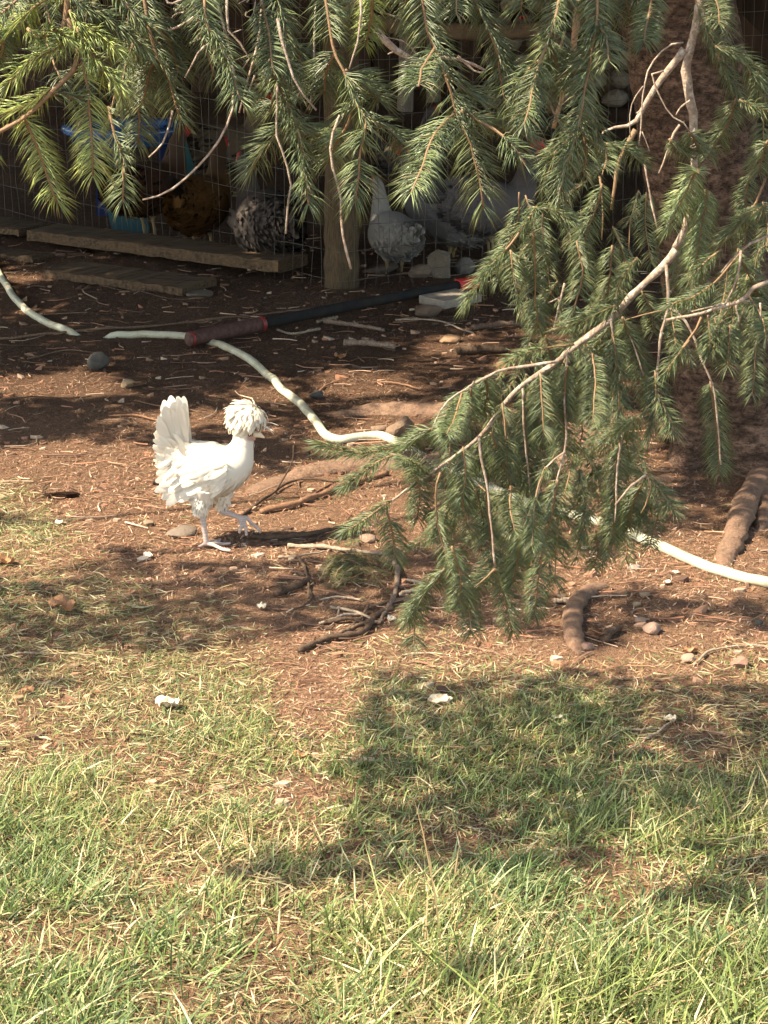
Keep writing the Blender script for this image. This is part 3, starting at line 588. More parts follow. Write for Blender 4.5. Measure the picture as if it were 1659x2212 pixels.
for pts, t, lit in [
    ([(1036, 950), (1045, 1020), (1057, 1134), (1070, 1229), (1088, 1276), (1108, 1360)], 1.0, 0), ([(1129, 860), (1131, 913), (1142, 1049)], .9, 0), ([(1059, 933), (1080, 985), (1103, 1043)], .85, 0),
    ([(1225, 790), (1220, 830), (1220, 913), (1216, 990)], .95, 0), ([(1204, 1037), (1192, 1111), (1167, 1212), (1151, 1330)], 1.05, 0), ([(1179, 1010), (1160, 1068), (1149, 1154), (1145, 1180)], .95, 0),
    ([(1322, 720), (1328, 755), (1336, 830), (1340, 892)], .8, 0), ([(1345, 685), (1365, 739), (1390, 813)], .85, 0), ([(1340, 960), (1332, 1008), (1330, 1078), (1322, 1165)], .8, 0),
    ([(1407, 1053), (1396, 1090), (1386, 1130)], .8, 0), ([(1158, 822), (1180, 860), (1196, 892), (1200, 940)], .8, 0), ([(985, 1025), (995, 1079), (1006, 1140)], 1.0, 0),
    ([(942, 1100), (948, 1150), (960, 1190), (975, 1245)], 1.05, 0), ([(834, 1086), (848, 1140), (859, 1210)], .95, 0), ([(845, 1080), (810, 1105), (775, 1128), (742, 1150)], .9, 1),
    ([(900, 955), (870, 961), (827, 972), (773, 978), (715, 966), (690, 960)], 1.1, 1), ([(850, 985), (815, 1000), (780, 1025), (745, 1050)], 1.05, 0), ([(960, 1230), (945, 1258), (916, 1290), (880, 1345)], 1.0, 0),
    ([(1070, 1230), (1042, 1255), (1010, 1280), (980, 1318)], .9, 0), ([(1000, 1260), (1013, 1308), (1022, 1372)], .85, 0), ([(1103, 1050), (1103, 1104), (1112, 1150)], .8, 0), ([(1206, 1120), (1206, 1169), (1203, 1258)], .8, 0),
    ([(890, 1300), (895, 1340), (892, 1392)], .9, 0), ([(1160, 445), (1125, 490), (1098, 530), (1047, 594), (1008, 660)], 1.1, 0), ([(1150, 448), (1198, 456), (1243, 475)], 1.0, 0), ([(1301, 397), (1293, 439), (1270, 496), (1262, 530)], .95, 0),
    ([(1150, 500), (1154, 540), (1156, 590), (1158, 664), (1162, 710)], 1.0, 0), ([(1102, 540), (1104, 590), (1106, 604)], 1.0, 0), ([(1245, 520), (1258, 594), (1241, 668), (1238, 700)], .9, 0), ([(1322, 530), (1316, 594), (1311, 627), (1310, 660)], 1.0, 0),
    ([(1378, 556), (1345, 598), (1330, 640)], .9, 0), ([(1330, 660), (1299, 677), (1258, 697), (1215, 712)], 1.0, 0), ([(1240, 745), (1171, 755), (1125, 768), (1092, 782)], 1.05, 0), ([(1540, 612), (1500, 640), (1448, 656)], 1.0, 0),
    ([(1510, 375), (1503, 366), (1476, 420), (1442, 490)], 1.7, 1), ([(1530, 412), (1522, 458), (1510, 534), (1506, 570)], 1.8, 1), ([(1503, 366), (1490, 420), (1480, 470)], 1.5, 1), ([(1560, 540), (1530, 560), (1490, 600)], .9, 0),  # lit shoots here have sunlight mixed into a brighter tint
    ([(1503, 0), (1518, 50), (1537, 92), (1560, 145), (1598, 214)], .95, 0), ([(1598, 214), (1630, 230), (1680, 250)], .95, 0), ([(1545, 100), (1575, 110), (1605, 130), (1650, 190)], .95, 0), ([(1590, 214), (1575, 260), (1545, 310), (1522, 343)], 1.0, 0),
    ([(1659, 305), (1650, 330), (1636, 370)], .95, 0), ([(1576, 700), (1576, 739), (1574, 790)], 1.0, 0), ([(1634, 740), (1630, 790), (1625, 850)], 1.0, 0), ([(1530, 680), (1532, 730), (1528, 765)], .95, 0), ([(1560, 690), (1545, 730), (1540, 760)], .95, 0),
    ([(1535, 825), (1545, 890), (1551, 940), (1556, 1020)], .95, 0), ([(1415, 800), (1418, 850), (1410, 905), (1395, 950)], .9, 0), ([(1380, 900), (1345, 925), (1310, 950)], .95, 0), ([(1490, 735), (1465, 770), (1440, 805)], .95, 0), ([(890, 1010), (905, 1060), (900, 1120)], .95, 0), ([(1000, 965), (1005, 1020), (1000, 1075)], 1.0, 0), ([(1085, 870), (1090, 930), (1092, 1000)], 1.0, 0), ([(1165, 805), (1168, 870), (1172, 940)], .95, 0), ([(1130, 1130), (1120, 1190), (1112, 1260)], 1.0, 0), ([(1250, 1010), (1262, 1080), (1258, 1160)], .95, 0), ([(1280, 760), (1290, 830), (1286, 900)], .9, 0), ([(975, 1180), (990, 1240), (985, 1300)], .95, 0),
    ([(1419, 850), (1440, 890), (1452, 930)], .9, 0), ([(1394, 1024), (1430, 1060), (1455, 1100)], .85, 0), ([(1394, 1024), (1360, 1010), (1330, 1015)], .95, 0), ([(1394, 1030), (1370, 1080), (1360, 1140)], .9, 0),
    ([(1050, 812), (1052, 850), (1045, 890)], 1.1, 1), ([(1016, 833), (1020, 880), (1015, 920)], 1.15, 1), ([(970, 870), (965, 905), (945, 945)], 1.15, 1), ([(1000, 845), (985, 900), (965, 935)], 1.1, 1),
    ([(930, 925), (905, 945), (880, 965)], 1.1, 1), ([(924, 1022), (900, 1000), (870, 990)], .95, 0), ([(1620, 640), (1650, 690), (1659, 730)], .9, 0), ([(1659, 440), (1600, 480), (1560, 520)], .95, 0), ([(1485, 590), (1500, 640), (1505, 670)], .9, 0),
    ([(1600, 560), (1620, 600), (1640, 640)], .9, 0), ([(1490, 285), (1500, 300), (1510, 330)], .95, 0), ([(1446, 300), (1470, 320), (1500, 340)], .85, 0), ([(1310, 310), (1350, 318), (1385, 345)], .85, 0), ([(1298, 300), (1310, 340), (1300, 380)], .9, 0)]:
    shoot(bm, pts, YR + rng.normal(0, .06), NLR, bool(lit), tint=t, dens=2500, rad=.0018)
def inpoly(x, y, poly):
    c = False; n = len(poly)
    for i in range(n):
        x1, y1 = poly[i]; x2, y2 = poly[(i + 1) % n]
        if (y1 > y) != (y2 > y) and x < (x2 - x1) * (y - y1) / (y2 - y1) + x1: c = not c
    return c
def filler(poly, n, Y0, Y1, nl, lo, hi, slant, br, dens=1700, tint=.92, mind=33):
    xs = [p[0] for p in poly]; ys = [p[1] for p in poly]; done = []; tries = 0
    while len(done) < n and tries < 6000:
        tries += 1; x, y = rng.uniform(min(xs), max(xs)), rng.uniform(min(ys), max(ys))
        if not inpoly(x, y, poly) or any(math.hypot((x - a) * 1.3, (y - b) * .7) < mind for a, b in done): continue
        done.append((x, y)); a = rng.normal(math.pi / 2 + slant, .42); l = rng.uniform(lo, hi); c = rng.normal(0, 10)
        shoot(br, [(x - l * .5 * math.cos(a), y - l * .5 * math.sin(a)), (x + c, y), (x + l * .5 * math.cos(a), y + l * .5 * math.sin(a))], rng.uniform(Y0, Y1), nl, dens=dens, tint=tint * rng.uniform(.8, 1.15), age=.12, rad=.0014)
bf = branch(at(1560, -60, YR + .5), 'dense shaded branch behind the pale limb', .008, h=3.4)
filler([(1070, 500), (1150, 400), (1240, 330), (1300, 430), (1420, 500), (1659, 380), (1659, 650), (1590, 720), (1470, 690), (1260, 730), (1130, 720), (1100, 640)], 36, YR + .12, YR + .55, .024, 90, 160, .1, bf)
filler([(1100, 800), (1300, 730), (1400, 820), (1400, 1010), (1320, 1150), (1190, 1210), (1060, 1220), (960, 1150), (890, 1060), (1000, 960)], 58, YR + .08, YR + .5, .024, 90, 170, .05, bf)
filler([(1400, 1040), (1300, 1130), (1240, 1170), (1320, 1210), (1440, 1120)], 5, YR, YR + .3, .022, 70, 110, 0, bf)
filler([(1540, 10), (1659, 120), (1659, 300), (1590, 200)], 5, YR + .05, YR + .4, .024, 80, 130, -.3, bf)
filler([(1440, 700), (1560, 690), (1640, 700), (1640, 780), (1560, 740), (1440, 770)], 7, YR + .1, YR + .4, .022, 60, 110, 0, bf)
bt = branch(at(650, -80, YT + .5), 'shaded foliage hanging behind the front row at the top', .008, h=3.4)
filler([(0, -40), (340, -40), (340, 60), (230, 170), (60, 120)], 8, YT + .2, YT + .5, .024, 90, 150, .1, bt, mind=45)
filler([(400, -60), (1300, -60), (1300, 0), (400, 0)], 12, YT + .15, YT + .5, .025, 90, 150, 0, bt, mind=45)
filler([(540, 60), (700, 60), (880, 180), (820, 260), (620, 240)], 3, YT + .2, YT + .5, .025, 90, 140, 0, bt, mind=60)
filler([(1130, 60), (1250, 60), (1250, 330), (1150, 380)], 5, YT + .3, YT + .7, .024, 90, 140, 0, bt, mind=60)

#@@PART2
# ------------------------------------------------------------------ shed and run behind
def tagk(o, **k):
    for a, b in k.items(): o[a] = b
    return o
SY = 14.2
shed = empty('shed', (0, SY, 0), 'dark plank shed wall closing the back of the hen run under an added shading roof', 'shed')
x = -5.2
while x < 6.4:
    wd = rng.uniform(.16, .22); mb = MB()
    mb.add(*box((x + wd / 2, SY + rng.uniform(-.012, .012), 1.45 + rng.uniform(-.02, .02)), (0, 0, 1.55), (wd / 2 - .006, 0, 0), (0, .012, 0), .004, 6, .15), np.array([1, 1, 1]) * rng.uniform(.6, 1.3))
    part('board', mb, M['shed'], shed, False); x += wd
mb = MB(); mb.add(*box((0.5, SY + .05, 1.45), (6.0, 0, 0), (0, .012, 0), (0, 0, 1.5))); part('backing', mb, M['shed'], shed, False)
x = -4.6
while x < 5.4:
    mb = MB(); mb.add(*box((x + .125, 11.15, 1.62 + .02 * (x % .5)), (0, 3.0, .14), (.122, 0, 0), (0, 0, .012), .004, 5), np.ones(3) * rng.uniform(.7, 1.2)); part('shade_roof_board', mb, M['shed'], shed, False); x += .25  # roof invented out of view to darken the run
for sx in (-4.4, 5.2):
    mb = MB(); mb.add(*tube([(sx, 8.4, -.1), (sx, 8.4, 1.48)], .06, 10)); part('shade_roof_post', mb, M['log'], shed)  # out-of-view posts holding the invented shading roof
# roosting rail with pale post
rail = empty('pole_rail', (gnd(875, 240)[0], gnd(875, 240)[1], 0), 'horizontal log rail nailed to a pale upright post in the run', 'rail')
pb = gnd(875, 240)
mb = MB(); P = spline([pb + (0, 0, -.1), pb + (0.01, 0, .5), pb + (0, 0, 1.1)], 24); mb.add(*tube(P, .045 + .006 * fbm(np.arange(24) * .4, np.zeros(24), 2, 3), 12, noise=.1)); part('upright_post', mb, M['birch'], rail)
mb = MB(); P = spline([at(800, 45, pb[1] - .09), at(900, 62, pb[1] - .09), at(1060, 70, pb[1] - .09), at(1180, 62, pb[1] - .09)], 40)
mb.add(*tube(P, .042 + .012 * fbm(np.arange(40) * .3, np.zeros(40), 2, 4), 14, noise=.1)); part('log_rail', mb, M['log'], rail)
p2 = at(1195, 62, pb[1]); mb = MB(); mb.add(*tube([(p2[0], p2[1], -.1), (p2[0], p2[1], p2[2] + .35)], .04, 10)); part('upright_post', mb, M['log'], rail)
q = at(938, 30, 13.6); mb = MB(); mb.add(*box((q[0], 13.6, .55), (0, 0, .6), (.045, 0, 0), (0, .012, 0), .004, 4, .1))
centred('loose_board', mb, M['birch'], 'pale upright board leaning on the shed wall above the log rail', 'board')
mb = MB(); a, b = at(1560, 20, 10.5), at(1700, 160, 10.5); mb.add(*box((a + b) / 2, (b - a) / 2, (.03, 0, .035), (0, .02, 0), .004, 5, .1))
centred('loose_board', mb, M['shed'], 'grey board leaning diagonally right of the trunk top', 'board')

# ------------------------------------------------------------------ stones
from mathutils import noise as mn
import bmesh
_ico = {}
def ico(n):
    if n not in _ico:
        bm = bmesh.new(); bmesh.ops.create_icosphere(bm, subdivisions=n, radius=1); bm.verts.ensure_lookup_table()
        _ico[n] = (np.array([v.co[:] for v in bm.verts]), np.array([[v.index for v in f.verts] for f in bm.faces])); bm.free()
    return _ico[n]
def rockmesh(c, rx, ry, rz, seed, rot=0.0, ang=.5, sub=3):
    V, Fc = ico(sub); rr = np.random.default_rng(seed); V = V.copy()
    for _ in range(9):        # knock flat facets off
        nrm = norm(rr.normal(0, 1, 3)); d = rr.uniform(.62, .9); k = V @ nrm; m = k > d
        V[m] -= np.outer(k[m] - d, nrm) * ang * 1.6
    V = V * (1 + .10 * (fbm(V[:, 0] * 3 + seed, V[:, 1] * 3 + V[:, 2] * 2, 3, seed) - .5))[:, None]
    V = V * np.array([rx, ry, rz]); cr, sr = math.cos(rot), math.sin(rot)
    V = np.stack([V[:, 0] * cr - V[:, 2] * sr, V[:, 1], V[:, 0] * sr + V[:, 2] * cr], -1)
    return V + np.asarray(c), Fc
def stone(px, py, w, h, col, label, name='stone', deep=.8, rot=0., ang=.5, group=None, cat='stone', seed=None, material='stone'):
    """w, h = size in photo pixels, (px, py) = its base centre"""
    g_ = gnd(px, py); ppm = F / (g_[1] * cp + (CAM_H) * sp); rx = w / ppm / 2; rz = h / ppm / 2
    mb = MB(); V, Fc = rockmesh((g_[0], g_[1] + rx * .3, g_[2] + rz * .62), rx, rx * deep, rz, seed or int(px * 7 + py), rot, ang)
    mb.add(V, Fc, np.array(col) * .72); return centred(name, mb, M[material], label, cat, group, smooth=False)
GREY, TAN, PINK, DK = (.24, .215, .19), (.40, .29, .20), (.38, .25, .19), (.10, .095, .085)
stone(212, 797, 52, 44, DK, 'dark grey blunt stone on the earth left of the hose', rot=.5)
stone(972, 742, 50, 22, (.46, .28, .17), 'smooth orange tan oval stone right of the pole')
stone(1410, 1370, 46, 30, (.36, .24, .19), 'rounded pinkish stone on the bare earth at the right')
stone(1383, 1347, 28, 18, (.33, .23, .18), 'small stone just behind the rounded pinkish stone')
stone(952, 600, 60, 88, (.26, .21, .16), 'tall upright pointed stone against the fence', rot=.12, ang=.8, deep=.5)
stone(908, 600, 56, 34, (.30, .22, .16), 'low slanting stone left of the tall upright stone', rot=.35)
stone(1004, 592, 46, 46, GREY, 'round grey stone right of the tall upright stone', ang=.2)
stone(822, 592, 84, 26, (.15, .11, .09), 'flat dark slab leaning by the foot of the fence post', rot=.2, deep=.4)
stone(925, 683, 66, 32, (.22, .15, .11), 'brown wedge stone under the black pole')
stone(430, 641, 66, 15, (.20, .17, .13), 'flat grey stone at the end of the lower plank')
stone(275, 838, 34, 24, (.36, .26, .17), 'small tan stone behind the white hen tail')
stone(392, 1158, 70, 22, (.27, .21, .17), 'flat stone half sunk left of the hen feet', deep=1.0)
stone(1212, 1292, 26, 12, TAN, 'tiny tan stone beside the knobbly root'); stone(1392, 1290, 26, 15, TAN, 'pale tan pebble below the hose at the right')
stone(1375, 1310, 22, 12, TAN, 'pale pebble closest below the hose bend'); stone(1370, 1232, 30, 17, (.5, .42, .36), 'whitish pebble against the hose near the root')
stone(1490, 1432, 38, 24, (.5, .33, .25), 'sunlit pinkish stone among grass at the right lawn edge'); stone(1600, 1445, 46, 32, (.40, .23, .17), 'reddish lump stone at the far right lawn edge', ang=.9)
stone(795, 1172, 46, 20, (.40, .27, .20), 'small reddish stone under the left branch tips'); stone(310, 1212, 30, 13, (.5, .44, .38), 'pale pebble lying left below the hen')
stone(1268, 1405, 30, 22, (.33, .2, .16), 'reddish pebble at the tip of the knobbly root'); stone(320, 1135, 26, 14, TAN, 'tan pebble in the sunlit strip left of the hen')
stone(1640, 1352, 22, 16, DK, 'small dark pebble at the right edge'); stone(120, 1308, 40, 15, (.35, .28, .22), 'flat pale pebble in thin grass at the left')
stone(685, 862, 36, 24, DK, 'dark grey stone beside the hose bend')
stone(1620, 392, 60, 70, (.11, .07, .05), 'dark brown boulder behind the tree at the right', ang=.3)
stone(130, 1080, 86, 20, (.20, .14, .11), 'dark flat chunk of wood in the sunlit needles', 'wood_chunk', .35, .04, .9, cat='wood', material='bark')
stone(862, 945, 76, 52, (.62, .52, .45), 'broken pale wood chunk beside the hose bend', 'wood_chunk', .6, .5, 1.0, cat='wood', material='log')
stone(815, 935, 40, 16, (.5, .4, .3), 'small pale splinter beside the broken wood chunk', 'wood_chunk', .4, .1, 1.0, cat='wood', material='log')
# tile
a = [gnd(905, 655), gnd(960, 668), gnd(1040, 652), gnd(985, 640)]; mb = MB(); P = np.array(a); mb.add(np.vstack([P + (0, 0, .03), P + (0, 0, .0)]), [np.array([[0, 1, 2, 3], [7, 6, 5, 4]]), np.array([[i, 4 + i, 4 + (i + 1) % 4, (i + 1) % 4] for i in range(4)])], (.34, .29, .24)); centred('flat_tile', mb, M['stone'], 'flat grey slab lying under the red end of the pole', 'slab', smooth=False)
# dry stone stack behind the rail
k = 0
rs = np.random.default_rng(3); lab = ['pale', 'grey', 'tan', 'brownish']
pile = empty('stone_wall', (1.05, 13.35, 0), 'low stack of rounded stones behind the log rail', 'stone wall')
for row in range(8):
    z = .06 + row * .115; x = .62 + (row % 2) * .08
    while x < 1.75:
        rx = rs.uniform(.06, .095); mb = MB(); V, Fc = rockmesh((x + rx, 13.35 + rs.uniform(-.03, .03), z), rx, .09, .062, 100 + k, 0, .4, 2); mb.add(V, Fc, np.array((.26, .22, .185)) * rs.uniform(.6, 1.15)); part('stone', mb, M['stone'], pile, False); x += rx * 2; k += 1

# ------------------------------------------------------------------ welded wire fence
fence = empty('wire_fence', gnd(738, 618), 'welded wire fence on a round wooden post in front of the hens', 'fence')
c0 = gnd(738, 618)
mb = MB(); n = 30; P = np.linspace(c0 + (0, 0, -.12), c0 + (.005, 0, 1.40), n); V, Fs = tube(P, .066 * (1 + .04 * rng.normal(0, 1, n)), 22, noise=.03); mb.add(V, Fs); part('post', mb, M['post'], fence)
def panel(a, b, name):
    a = np.array(a); b = np.array(b); L = np.linalg.norm((b - a)[:2]); mb = MB(); n = int(L / .052); out = np.array([0, -.075, 0])
    for k in range(13):
        t = np.linspace(0, 1, 60); P = a + out * (1 - t)[:, None] * 1.0 + (b - a) * t[:, None]; P[:, 2] = height(P[:, 0], P[:, 1]) * .5 + .03 + k * .102 + .012 * np.sin(t * 9 + k) + .010 * (fbm(t * 14, t * 0 + k, 2, 5) - .5)
        mb.add(*tube(P, .0011, 4, False))
    for i in range(n + 1):
        t = i / n; z = np.linspace(-.02, 1.3, 14); P = np.tile(a + out * (1 - t) + (b - a) * t, (14, 1)); P[:, 2] = z
        P[:, 0] += .012 * (fbm(z * 5, z * 0 + i, 2, 6) - .5) * 2; P[:, 1] += .02 * (fbm(z * 4, z * 0 + i * .4, 2, 7) - .5)
        mb.add(*tube(P, .0009, 4, False))
    part(name, mb, M['wire'], fence)
panel(c0, gnd(-160, 440), 'wire_panel'); panel(c0, gnd(1980, 470), 'wire_panel')
for (x_, y_) in ((-160, 438), (1980, 466)):
    q = gnd(x_, y_); mb = MB(); mb.add(*tube([q + (0, 0, -.1), q + (0, 0, 1.4)], .055, 14)); part('post', mb, M['post'], fence)
for z in (.35, .9, 1.2):
    mb = MB(); mb.add(*tube([c0 + (-.02, -.066, z), c0 + (-.02, -.085, z + .01), c0 + (.01, -.085, z + .01), c0 + (.01, -.066, z)], .0018, 5)); part('staple', mb, M['wire'], fence)

# ------------------------------------------------------------------ planks, pole, hose
def plank(a, b, w, th, label, dz=0.0, taper=1.0, tilt=0.0):
    a = gnd(*a); b = gnd(*b); ax = (b - a) / 2; ax[2] = 0; u = norm(ax); sv = np.array([-u[1], u[0], 0])
    if sv[1] < 0: sv = -sv
    c = (a + b) / 2 + sv * w / 2; c[2] = (a[2] + b[2]) / 2 + th / 2 + dz
    ax = ax + np.array([0, 0, tilt]); mb = MB(); mb.add(*box(c, ax, sv * w / 2, (0, 0, th / 2), .006, 34, .14), np.ones(3) * rng.uniform(.85, 1.1)); o = centred('plank', mb, M['plank'], label, 'plank', smooth=False); return o
plank((60, 535), (600, 614), .20, .048, 'long thick weathered plank lying along the wire fence', dz=.035, tilt=.004)
plank((95, 600), (395, 643), .22, .035, 'lower weathered plank half under the long thick one')
plank((-120, 505), (42, 527), .2, .03, 'short plank piece entering from the left edge', dz=.03)
plank((-60, 548), (70, 572), .13, .02, 'thin splintered plank below the left edge piece')
pole = empty('tool_pole', gnd(405, 752), 'black pole with dark red foam grip and bright red end collar', 'pole')
A_ = gnd(408, 752, .030); B_ = gnd(1030, 624, .026); v = B_ - A_
def seg(t0, t1, r0, r1, name, m, seg_=20, n=24):
    t = np.linspace(t0, t1, n)[:, None]; P = A_ + v * t; P[:, 2] += .006 * np.sin(t[:, 0] * 3.1); mb = MB(); mb.add(*tube(P, np.linspace(r0, r1, n), seg_)); part(name, mb, M[m], pole)
seg(.225, .925, .019, .0185, 'shaft', 'black'); seg(.010, .225, .026, .026, 'foam_grip', 'maroon'); seg(.0, .003, .0235, .0262, 'end_cap', 'maroon', n=3); seg(.003, .010, .0268, .0268, 'grip_ring', 'red', n=3); seg(.225, .236, .027, .027, 'grip_ring', 'red', n=3); seg(.925, 1.0, .024, .026, 'collar', 'bright')
hp = [(-60, 500), (-20, 560), (0, 600), (30, 648), (70, 685), (130, 714), (200, 726), (270, 730), (340, 730), (410, 733), (450, 742), (490, 757), (535, 780), (575, 815), (610, 850), (650, 880), (680, 915), (705, 948), (735, 958), (775, 952), (815, 948), (850, 960), (900, 988), (980, 1025), (1060, 1062), (1140, 1095), (1210, 1115), (1280, 1132), (1350, 1155), (1430, 1190), (1500, 1222), (1580, 1250), (1659, 1268), (1800, 1290)]
P = np.array([gnd(a, b) for a, b in hp]); P = spline(P, 260); r = .0130
P[:, 2] = height(P[:, 0], P[:, 1]) + r * .85
px_, py_ = project(P[:, 0], P[:, 1], P[:, 2]); P[:, 2] -= .030 * np.exp(-((px_ - 198) / 38) ** 4) * (py_ < 760)
px_, py_ = project(P[:, 0], P[:, 1], P[:, 2]); P[:, 2] -= .006 * np.exp(-((px_ - 440) / 35) ** 2)
mb = MB(); V, Fs = tube(P, r, 16, True); mb.add(V, Fs); centred('garden_hose', mb, M['hose'], 'thick pale green hose winding across the bare earth', 'hose')

# ------------------------------------------------------------------ sticks
def stick(pts, r0, r1, col, label, side=None, up=None, cat='stick', name='stick'):
    col = tuple(.82 * c for c in col); P = spline(np.array([gnd(a, b) for a, b in pts]), 30); r = np.linspace(r0, r1, 30) * (1 + .1 * rng.normal(0, 1, 30)); P[:, 2] = height(P[:, 0], P[:, 1]) + r * .9 + .002 + .003 * np.sin(np.linspace(0, 3.1, 30))
    P += np.cumsum(rng.normal(0, .0006, P.shape), 0) * [1, 1, 0]; mb = MB(); mb.add(*tube(P, r, 7, noise=.2), np.array(col))
    if up is not None:
        i, pp = up; Q = spline([P[i]] + [at(a, b, P[i][1]) for a, b in pp], 12); mb.add(*tube(Q, np.linspace(r[i] * .8, r[i] * .35, 12), 5), np.array(col))
    for s in (side or []):
        i = int(s[0] * 29); Q = spline([P[i]] + [gnd(a, b, .004) for a, b in s[1]], 10); mb.add(*tube(Q, np.linspace(r[i] * .7, r[i] * .3, 10), 5), np.array(col))
    return centred(name, mb, M['stick'], label, cat)
DB, MBR, PL, RD = (.13, .085, .06), (.24, .16, .11), (.48, .38, .29), (.34, .19, .12)
stick([(523, 1118), (575, 1082), (632, 1045), (680, 1040), (730, 1044)], .0045, .0025, DB, 'forked brown stick rising behind the raised foot of the white hen', up=(14, [(630, 1000), (634, 962)]))
stick([(562, 1112), (640, 1096), (720, 1066), (835, 1028)], .008, .006, RD, 'long reddish stick pointing from the hen towards the branches', side=[(.4, [(690, 1062), (720, 1045)])])
stick([(545, 1166), (610, 1168), (690, 1158), (765, 1128)], .008, .004, DB, 'dark curved stick right of the raised foot'); stick([(590, 1180), (660, 1178), (700, 1160)], .004, .003, DB, 'thin dark stick just under the dark curved one')
stick([(622, 1184), (700, 1188), (760, 1196), (838, 1202)], .0058, .0045, PL, 'pale straight stick in the shade below the branches'); stick([(600, 1208), (650, 1206), (715, 1192)], .003, .002, PL, 'thin pale twig crossing behind the pale straight stick')
stick([(852, 1220), (862, 1245), (858, 1285), (840, 1320), (822, 1352)], .0075, .004, (.3, .22, .17), 'curved grey stick standing towards the lawn below the branch tips')
stick([(645, 1412), (700, 1390), (780, 1376), (812, 1340), (850, 1320)], .007, .006, DB, 'dark bent stick along the lawn edge'); stick([(612, 1195), (640, 1205), (660, 1230), (670, 1262), (672, 1296)], .0045, .003, MBR, 'hooked brown twig left of the dead spray')
stick([(594, 1292), (630, 1280), (668, 1262)], .009, .008, DB, 'short thick dark stick beside the hooked twig'); stick([(665, 1270), (672, 1300), (640, 1320), (600, 1322)], .003, .003, DB, 'curled dark twig below the short thick stick')
stick([(715, 1316), (760, 1326), (812, 1342)], .004, .003, PL, 'pale thin stick above the dark bent one', side=[(.2, [(725, 1345), (700, 1365)])]); stick([(800, 1318), (850, 1305), (905, 1295)], .004, .003, MBR, 'brown stick crossing under the branch tips')
stick([(868, 1258), (920, 1268)], .004, .003, PL, 'short pale stick under the lowest branch tips'); stick([(862, 1290), (905, 1282)], .005, .004, PL, 'second short pale stick under the lowest branch tips')
stick([(780, 1300), (730, 1295), (690, 1300)], .003, .002, PL, 'thin pale twig lying left of the curved grey stick'); stick([(700, 1350), (760, 1345), (800, 1360)], .005, .004, DB, 'dark stick in the twig heap by the lawn'); stick([(720, 1385), (770, 1360), (830, 1345)], .006, .004, MBR, 'brown stick leaning over the twig heap')
stick([(690, 1352), (740, 1335), (780, 1330)], .004, .003, PL, 'sunlit pale stick in the twig heap'); stick([(740, 1372), (780, 1340), (800, 1310)], .0035, .003, MBR, 'thin brown stick standing across the twig heap')
stick([(0, 1423), (100, 1420), (205, 1423)], .0026, .0018, PL, 'long thin pale straw stick at the left in the grass'); stick([(245, 902), (300, 904), (355, 916)], .004, .003, RD, 'reddish stick left of the white hen tail'); stick([(0, 735), (211, 715), (465, 694), (702, 666)], .0050, .0038, MBR, 'very long thin brown rod crossing the hose at the left')
stick([(742, 748), (800, 750), (856, 756)], .012, .010, (.36, .27, .21), 'stubby pale piece of branch on the needles'); stick([(985, 768), (1030, 766), (1095, 764)], .014, .012, DB, 'dark log piece in shade right of the tan stone'); stick([(1020, 716), (1080, 710), (1150, 706)], .012, .009, (.19, .13, .1), 'grey brown branch lying behind the tan stone')
stick([(855, 694), (930, 696), (985, 712), (1020, 722)], .004, .003, PL, 'thin pale forked stick behind the tan stone', side=[(.4, [(960, 698), (1000, 702)])]); stick([(690, 714), (640, 726), (600, 716)], .005, .004, (.4, .32, .25), 'pale stick in front of the black pole'); stick([(685, 700), (730, 690)], .006, .005, (.33, .28, .2), 'short flat stick leaning against the black pole')
stick([(60, 778), (120, 764), (205, 764)], .003, .002, MBR, 'thin arched twig above the dark grey stone'); stick([(0, 765), (40, 752), (80, 748)], .004, .003, DB, 'short dark twig at the left edge'); stick([(700, 700), (780, 712), (830, 718)], .009, .006, (.3, .22, .17), 'flat brown stick right of the black pole middle')
stick([(1198, 1305), (1245, 1307)], .006, .005, PL, 'short pale stick left of the knobbly root'); stick([(1305, 1392), (1322, 1378), (1340, 1368)], .011, .008, DB, 'stubby dark stick right of the knobbly root'); stick([(1500, 1440), (1540, 1412), (1620, 1400), (1700, 1405)], .003, .002, PL, 'straw coloured twig at the right lawn edge')
stick([(1390, 1602), (1420, 1590), (1455, 1560)], .003, .002, PL, 'thin pale twig lying in shaded grass at the right'); stick([(1330, 1580), (1380, 1583), (1435, 1578)], .003, .002, PL, 'straight straw lying in shaded grass at the right'); stick([(0, 868), (90, 862), (200, 858)], .003, .002, DB, 'long dark twig behind the left sunlit needles')
stick([(690, 848), (705, 838), (730, 828)], .004, .002, RD, 'orange twig above the dark stone by the hose', up=(20, [(735, 815)])); stick([(980, 1080), (930, 1110), (915, 1125)], .006, .004, MBR, 'brown stick seen through the branches'); stick([(820, 830), (880, 838), (910, 845)], .0035, .003, RD, 'straight brown twig right of the hose curve')
stick([(330, 1048), (350, 1050), (372, 1046)], .007, .004, DB, 'dark curved stick touching the hen rump'); stick([(1590, 1010), (1659, 1000), (1720, 1005)], .006, .004, DB, 'dark stick at the foot of the trunk'); stick([(215, 620), (330, 640), (420, 650)], .003, .002, DB, 'thin twig under the lower plank')

